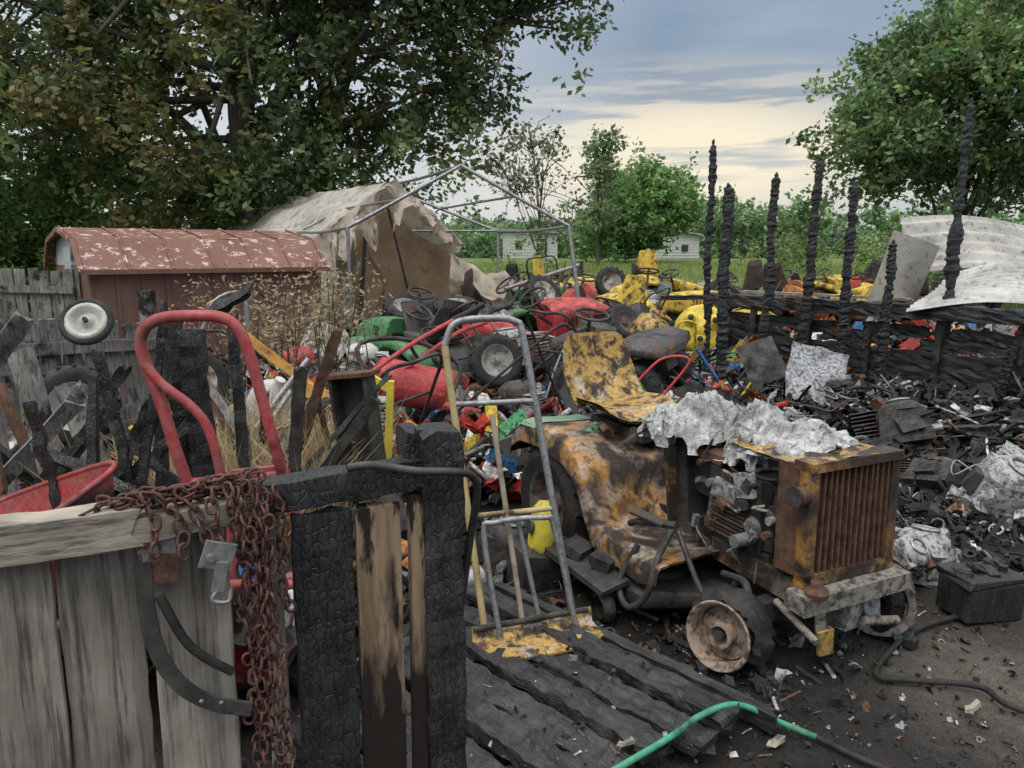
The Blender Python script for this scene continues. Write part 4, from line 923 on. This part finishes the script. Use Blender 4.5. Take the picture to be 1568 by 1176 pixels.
m.sheet(lambda u, v: V((-.95 + 1.7 * u, 12.2 - .8 * u - .6 * v, 1.45 - .65 * u - .35 * v + .18 * math.sin(v * 7) * (1 - u))) + V((0, wr(u, v, .15, 9), wr(u, v, .16, 6))), 34, 14)
m.mat = DARKM; m.tube([A + V((.05, -.3, -.4)), V((-1.5, 12.3, .3))], .02, 6, 1); m.mat = CHAR
m.plank((-2.35, 11.6, .0), (-2.2, 11.9, 2.2), .05, .05, (1, 0, 0), 6, .004, .02)
m.obj('torn_canvas_tent')

# ------------------------------------------------------------------ burnt shed remains
for x, y, h, w, dx in [(2.21, 8.7, 2.80, .085, -.02), (2.33, 8.55, 2.33, .10, .0), (2.44, 8.9, 2.30, .09, .03), (3.02, 9.2, 2.50, .10, .05), (3.42, 9.0, 2.66, .11, .08), (3.72, 8.6, 2.35, .10, .02), (3.98, 8.2, 1.72, .10, .03), (4.50, 8.0, 3.10, .10, .06), (4.62, 7.3, 1.30, .07, .36)]:
    m = MB(CHAR); n = 110; rings = []
    for i in range(n + 1):
        t = i / n; k = (1 - .3 * t) * (1 + .45 * noise.noise(V((t * 6 * h, x * 7, 0))) + .40 * noise.noise(V((t * 26 * h, x * 7, 5)))) * (.25 if i == n else .5 if i >= n - 2 else 1)
        c = V((x + dx * t + .045 * noise.noise(V((t * 3, x, 3))) + .012 * noise.noise(V((t * 18, x, 3))), y, h * t))
        rings.append([c + V((a * w * k / 2 + R.uniform(-.011, .011), b * w * .38 * k + R.uniform(-.006, .006), R.uniform(-.01, .01))) for a, b in ((-1, -1), (0, -1.1), (1, -1), (1, 1), (0, 1.1), (-1, 1))])
    m.loft(rings, True, False); m.obj('charred_stud')
m = MB(CHAR)
A0, B0 = V((2.75, 10.6, 0)), V((6.2, 5.4, 0)); dd = (B0 - A0).normalized()
for k in range(6):
    if k < 4: m.plank(A0 + V((0, 0, .08 + k * .135)), B0 + V((0, 0, .08 + k * .135)), .125, .04, (0, 0, 1), 60, .018, .05)
    else:
        t0 = 0
        while t0 < .95:
            t1 = min(1, t0 + R.uniform(.1, .3)); m.plank(A0.lerp(B0, t0) + V((0, 0, .08 + k * .135)), A0.lerp(B0, t1) + V((0, 0, .08 + k * .135 + R.uniform(-.04, .04))), .12, .03, (0, 0, 1), 12, .02, .05); t0 = t1 + R.uniform(.02, .12)
for k in range(9): p = A0.lerp(B0, k / 8) - V((.05, .04, 0)); m.plank(p, p + V((R.uniform(-.05, .05), 0, .95 + R.uniform(-.3, .06))), .08, .05, dd, 14, .014, .02)
m.plank(A0 + V((-.03, 0, 1.0)), B0 + V((-.03, 0, 1.02)), .14, .07, (1, .6, 0), 60, .022, .05)
m.plank(A0 + V((-.08, -.05, .93)), B0 + V((-.08, -.05, .95)), .09, .05, (0, 0, 1), 60, .022, .05)
m.plank((2.1, 10.9, .95), (2.9, 10.7, .98), .1, .06, (0, 1, 0), 10, .01, .03); m.plank((2.3, 9.0, .05), (4.9, 7.4, .12), .12, .09, (0, 1, 0), 20, .01, .03)
m.obj('charred_wall')
m = MB(CHAR)
for k in range(40):
    x = R.uniform(2.0, 5.6); y = R.uniform(5.6, 9.4)
    if x < 2.2 and y < 6.5: continue
    a = R.uniform(0, 6.28); L = R.uniform(.25, .8); z = R.uniform(.05, .24)
    m.plank((x, y, z), (x + L * math.cos(a), y + L * math.sin(a), z + R.uniform(-.1, .2)), R.uniform(.025, .07), R.uniform(.02, .04), (0, 1, .3), 14, .012, .03)
m.obj('charred_lumber')
m = MB(WOODH); m.plank((3.1, 10.4, 1.07), (4.4, 8.5, 1.08), .12, .03, (1, .5, 0), 6, .003, .01); m.obj('wooden_plank')
m = MB(DEB, (.40, .41, .42))
m.T = TR((2.95, 7.35, .42), -.2, (-.6, .25)); m.sheet(lambda u, v: V(((u - .5) * .55, .09 * noise.noise(V((u * 3, v * 3, 0))), (v - .5) * .6)), 12, 12)
m.mat = DARKM; m.T = TR((2.55, 7.75, .5), .1, (-.5, -.3)); m.sheet(lambda u, v: V(((u - .5) * .4, .06 * noise.noise(V((u * 3, v * 3, 4))), (v - .5) * .45)), 8, 8)
m.obj('bent_metal_panel')
m = MB(SHEET, (.58, .58, .56))
def quad(P, n=60, amp=.018, per=13, flop=0.1, ph=0):
    P = [V(p) for p in P]
    m.sheet(lambda u, v: (P[0].lerp(P[1], u)).lerp(P[3].lerp(P[2], u), v) + V((0, 0, amp * math.sin(v * per * 6.28) + flop * noise.noise(V((u * 2 + ph, v * 1.2, ph))))), 24, n)
quad([(4.1, 8.0, .98), (6.8, 6.9, 1.12), (7.0, 8.6, 1.62), (4.9, 8.7, 1.30)], 96, .026, 12, .16); m.obj('corrugated_roof_sheet')
m = MB(SHEET, (.60, .58, .52)); quad([(4.75, 9.2, 1.35), (7.5, 8.4, 1.25), (8.2, 9.4, 1.72), (4.7, 9.5, 1.98)], 60, .03, 5, .2, 4); m.obj('corrugated_roof_sheet')
m = MB(SHEET, (.48, .45, .38)); m.T = TR((4.35, 8.75, 1.35), -.3, (.05, .15))
m.sheet(lambda u, v: V((.28 * math.sin((u - .5) * 2.2) + .1 * v, -.16 * math.cos((u - .5) * 3.0), (v - .5) * .95 * (1 - .25 * u))), 16, 8); m.mat = DARKM; m.box((-.05, .02, -.1), (.3, .03, .45), (0, .1, 0), .01); m.obj('bent_beige_panel')

# ------------------------------------------------------------------ loose parts on the right
m = MB(); engine(m, TR((2.02, 3.62, .0), 1.9, (.2, .1)), .30); engine(m, TR((1.86, 3.5, .12), .4, (.7, .1)), .2); m.obj('engine_block')
m = MB(); engine(m, TR((2.95, 4.55, .05), .9, (.5, -.2)), .42); m.mat = DEB; m.col = (.5, .5, .48); m.torus((2.98, 4.1, .14), (.2, -.5, .8), .12, .014, 26, 8, 4.6)
for k in range(14): m.box((R.uniform(2.6, 3.2), R.uniform(4.1, 4.6), R.uniform(.05, .25)), (R.uniform(.04, .14), R.uniform(.03, .1), R.uniform(.02, .08)), (R.uniform(-1, 1), R.uniform(-1, 1), R.uniform(0, 3)), .015)
m.obj('engine_block')
m = MB(); engine(m, TR((3.1, 5.9, .1), 2.9, (.4, .2)), .42, False); m.obj('engine_block')
m = MB(); engine(m, TR((2.75, 4.9, .02), 2.0, (.9, .2)), .32, False); m.obj('engine_block')
m = MB(); engine(m, TR((-.05, 3.75, .0), 1.2, (.2, .1)), .3, False); m.mat = MET; m.cyl((-.25, 3.3, .1), (-.15, 3.36, .1), .07); m.obj('engine_block')
m = MB(CHAR); m.T = TR((2.08, 3.2, .1), .25, (.05, .02)); m.box((0, 0, 0), (.30, .18, .17), jit=.014); m.box((0, 0, .095), (.32, .2, .03), (0, .03, 0), .014); m.cyl((-.1, 0, .1), (-.1, 0, .13), .02); m.cyl((.1, 0, .1), (.1, 0, .13), .02)
for k in range(10): m.box((R.uniform(-.15, .15), R.uniform(-.09, .09), .11), (R.uniform(.03, .08), R.uniform(.02, .06), .03), (R.uniform(-.5, .5), R.uniform(-.5, .5), R.uniform(0, 3)), .01)
m.obj('burnt_battery', .008)
m = MB(RUB); m.tube([(2.9, 3.6, .03), (2.33, 3.28, .03), (1.775, 3.06, .025), (1.49, 2.82, .025), (1.375, 2.66, .025), (1.5, 2.63, .025), (1.71, 2.58, .03), (1.78, 2.44, .025), (2.2, 2.2, .03)], .012, 10, 8); m.obj('black_hose')
m = MB(CLEAN, (.02, .34, .18)); m.tube([(.25, 1.95, .13), (.476, 2.13, .13), (.608, 2.25, .13), (.754, 2.34, .11), (.91, 2.34, .04), (1.003, 2.29, .025)], .0105, 12, 8); m.mat = RUB; m.tube([(1.003, 2.29, .025), (1.08, 2.2, .025), (1.2, 2.08, .025), (1.3, 1.9, .025)], .011, 10, 6); m.obj('garden_hose')
m = MB(WOODH, (.6, .45, .3)); 
for x, y, s in [(.86, 2.27, .026), (.35, 2.12, .02), (1.62, 2.46, .03), (2.2, 4.6, .05)]: m.T = TR((x, y, .12 if x < .5 else .025), R.uniform(0, 6), (.2, .2)); m.box((0, 0, 0), (s * 2.2, s, .008), jit=s * .25); m.box((s, 0, .006), (s, s * .7, .006), (0, .2, .5), jit=s * .2)
m.obj('scorched_wood_chips')

C = []; mb = MB()
for k in range(30):
    b = V((R.uniform(-2.5, -1.2), R.uniform(5.6, 6.6), .1)); h = R.uniform(.8, 1.35); tp = b + V((R.uniform(-.25, .25), R.uniform(-.2, .2), h))
    mb.tube([b, b.lerp(tp, .5) + V((R.uniform(-.08, .08), 0, 0)), tp], .005, 4, 2)
    C.append(np.array(tp) + NR.normal(size=(80, 3)) * np.array((.11, .11, .14)) - np.array((0, 0, .12)))
C = np.concatenate(C); leafmesh('dry_weeds', C, .05, np.array((.42, .33, .20)) * NR.uniform(.5, 1.3, (len(C), 1)), .4, extra=mb)

# ------------------------------------------------------------------ world, sun, camera
SUN_AZ = math.radians(215); SUN_EL = math.radians(58)
w = bpy.data.worlds.new('World'); scn.world = w; w.use_nodes = True; t = w.node_tree; t.nodes.clear()
def N(typ, ins=None, **kw):
    nd = t.nodes.new(typ)
    for k, v in kw.items(): setattr(nd, k, v)
    for k, v in (ins or {}).items():
        if isinstance(v, bpy.types.NodeSocket): t.links.new(v, nd.inputs[k])
        else: nd.inputs[k].default_value = v
    return nd
def ramp(f, st):
    nd = N('ShaderNodeValToRGB', {'Fac': f}); cr = nd.color_ramp
    while len(cr.elements) < len(st): cr.elements.new(.5)
    for e, (p, c) in zip(cr.elements, st): e.position = p; e.color = (c, c, c, 1) if isinstance(c, (int, float)) else (*c, 1)
    return nd.outputs[0]
def mixc(f, a, b):
    nd = t.nodes.new('ShaderNodeMix'); nd.data_type = 'RGBA'
    for i, v in ((0, f), (6, a), (7, b)):
        if isinstance(v, bpy.types.NodeSocket): t.links.new(v, nd.inputs[i])
        else: nd.inputs[i].default_value = v if i == 0 else (*v, 1)
    return nd.outputs[2]
sky = N('ShaderNodeTexSky', sky_type='NISHITA', sun_disc=False, sun_elevation=SUN_EL, sun_rotation=SUN_AZ)
tc = N('ShaderNodeTexCoord').outputs['Generated']
z = N('ShaderNodeSeparateXYZ', {0: tc}).outputs['Z']
n1 = N('ShaderNodeTexNoise', {'Vector': N('ShaderNodeMapping', {'Vector': tc, 'Scale': (1, 1, 4.5)}).outputs[0], 'Scale': 2.6, 'Detail': 5., 'Roughness': .5}).outputs['Fac']
n2 = N('ShaderNodeTexNoise', {'Vector': N('ShaderNodeMapping', {'Vector': tc, 'Scale': (1, 1, 10)}).outputs[0], 'Scale': 4.5, 'Detail': 5., 'Roughness': .55}).outputs['Fac']
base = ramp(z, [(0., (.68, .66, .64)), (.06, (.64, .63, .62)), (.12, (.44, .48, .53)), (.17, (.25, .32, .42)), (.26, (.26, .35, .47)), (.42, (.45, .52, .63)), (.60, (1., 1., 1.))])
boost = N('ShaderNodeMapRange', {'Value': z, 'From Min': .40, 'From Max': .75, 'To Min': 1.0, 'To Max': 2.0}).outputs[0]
c = mixc(ramp(n1, [(.45, 0.), (.70, .6)]), base, (.46, .53, .63))
dot = N('ShaderNodeVectorMath', {0: N('ShaderNodeVectorMath', {0: tc, 1: (1, 1, 3.4)}, operation='MULTIPLY').outputs[0]}, operation='NORMALIZE').outputs[0]
g2 = Vector((.22, 1, .118 * 3.4)).normalized()
dd_ = N('ShaderNodeVectorMath', {0: dot, 1: tuple(g2)}, operation='DOT_PRODUCT').outputs['Value']
gl = ramp(dd_, [(.950, 0.), (.980, .5), (.995, 1.)])
gl2 = N('ShaderNodeMath', {0: gl, 1: ramp(n2, [(.40, .25), (.50, 1.)])}, operation='MULTIPLY').outputs[0]
c = mixc(gl2, c, (1.05, .92, .68))
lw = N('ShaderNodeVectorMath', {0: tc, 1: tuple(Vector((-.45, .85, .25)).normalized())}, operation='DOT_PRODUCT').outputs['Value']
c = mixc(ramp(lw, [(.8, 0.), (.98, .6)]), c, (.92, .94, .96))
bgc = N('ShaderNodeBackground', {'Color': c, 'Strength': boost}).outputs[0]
bgs = N('ShaderNodeBackground', {'Color': sky.outputs[0], 'Strength': .10}).outputs[0]
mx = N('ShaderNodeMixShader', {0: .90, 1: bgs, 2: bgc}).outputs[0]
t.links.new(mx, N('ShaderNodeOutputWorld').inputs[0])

sd = bpy.data.lights.new('sun', 'SUN'); sd.energy = 1.3; sd.angle = math.radians(25); sd.color = (1, .95, .87)
so = bpy.data.objects.new('sun', sd); scn.collection.objects.link(so)
dv = Vector((math.sin(SUN_AZ) * math.cos(SUN_EL), math.cos(SUN_AZ) * math.cos(SUN_EL), math.sin(SUN_EL)))
so.rotation_euler = dv.to_track_quat('Z', 'Y').to_euler()
cd = bpy.data.cameras.new('camera'); cd.sensor_width = 36; cd.lens = 36 * 1175 / 1568; cd.clip_end = 2000; cd.clip_start = .05
co = bpy.data.objects.new('camera', cd); scn.collection.objects.link(co)
co.location = (0, 0, 1.6); co.rotation_euler = (math.radians(90 - 9.8), 0, 0); scn.camera = co
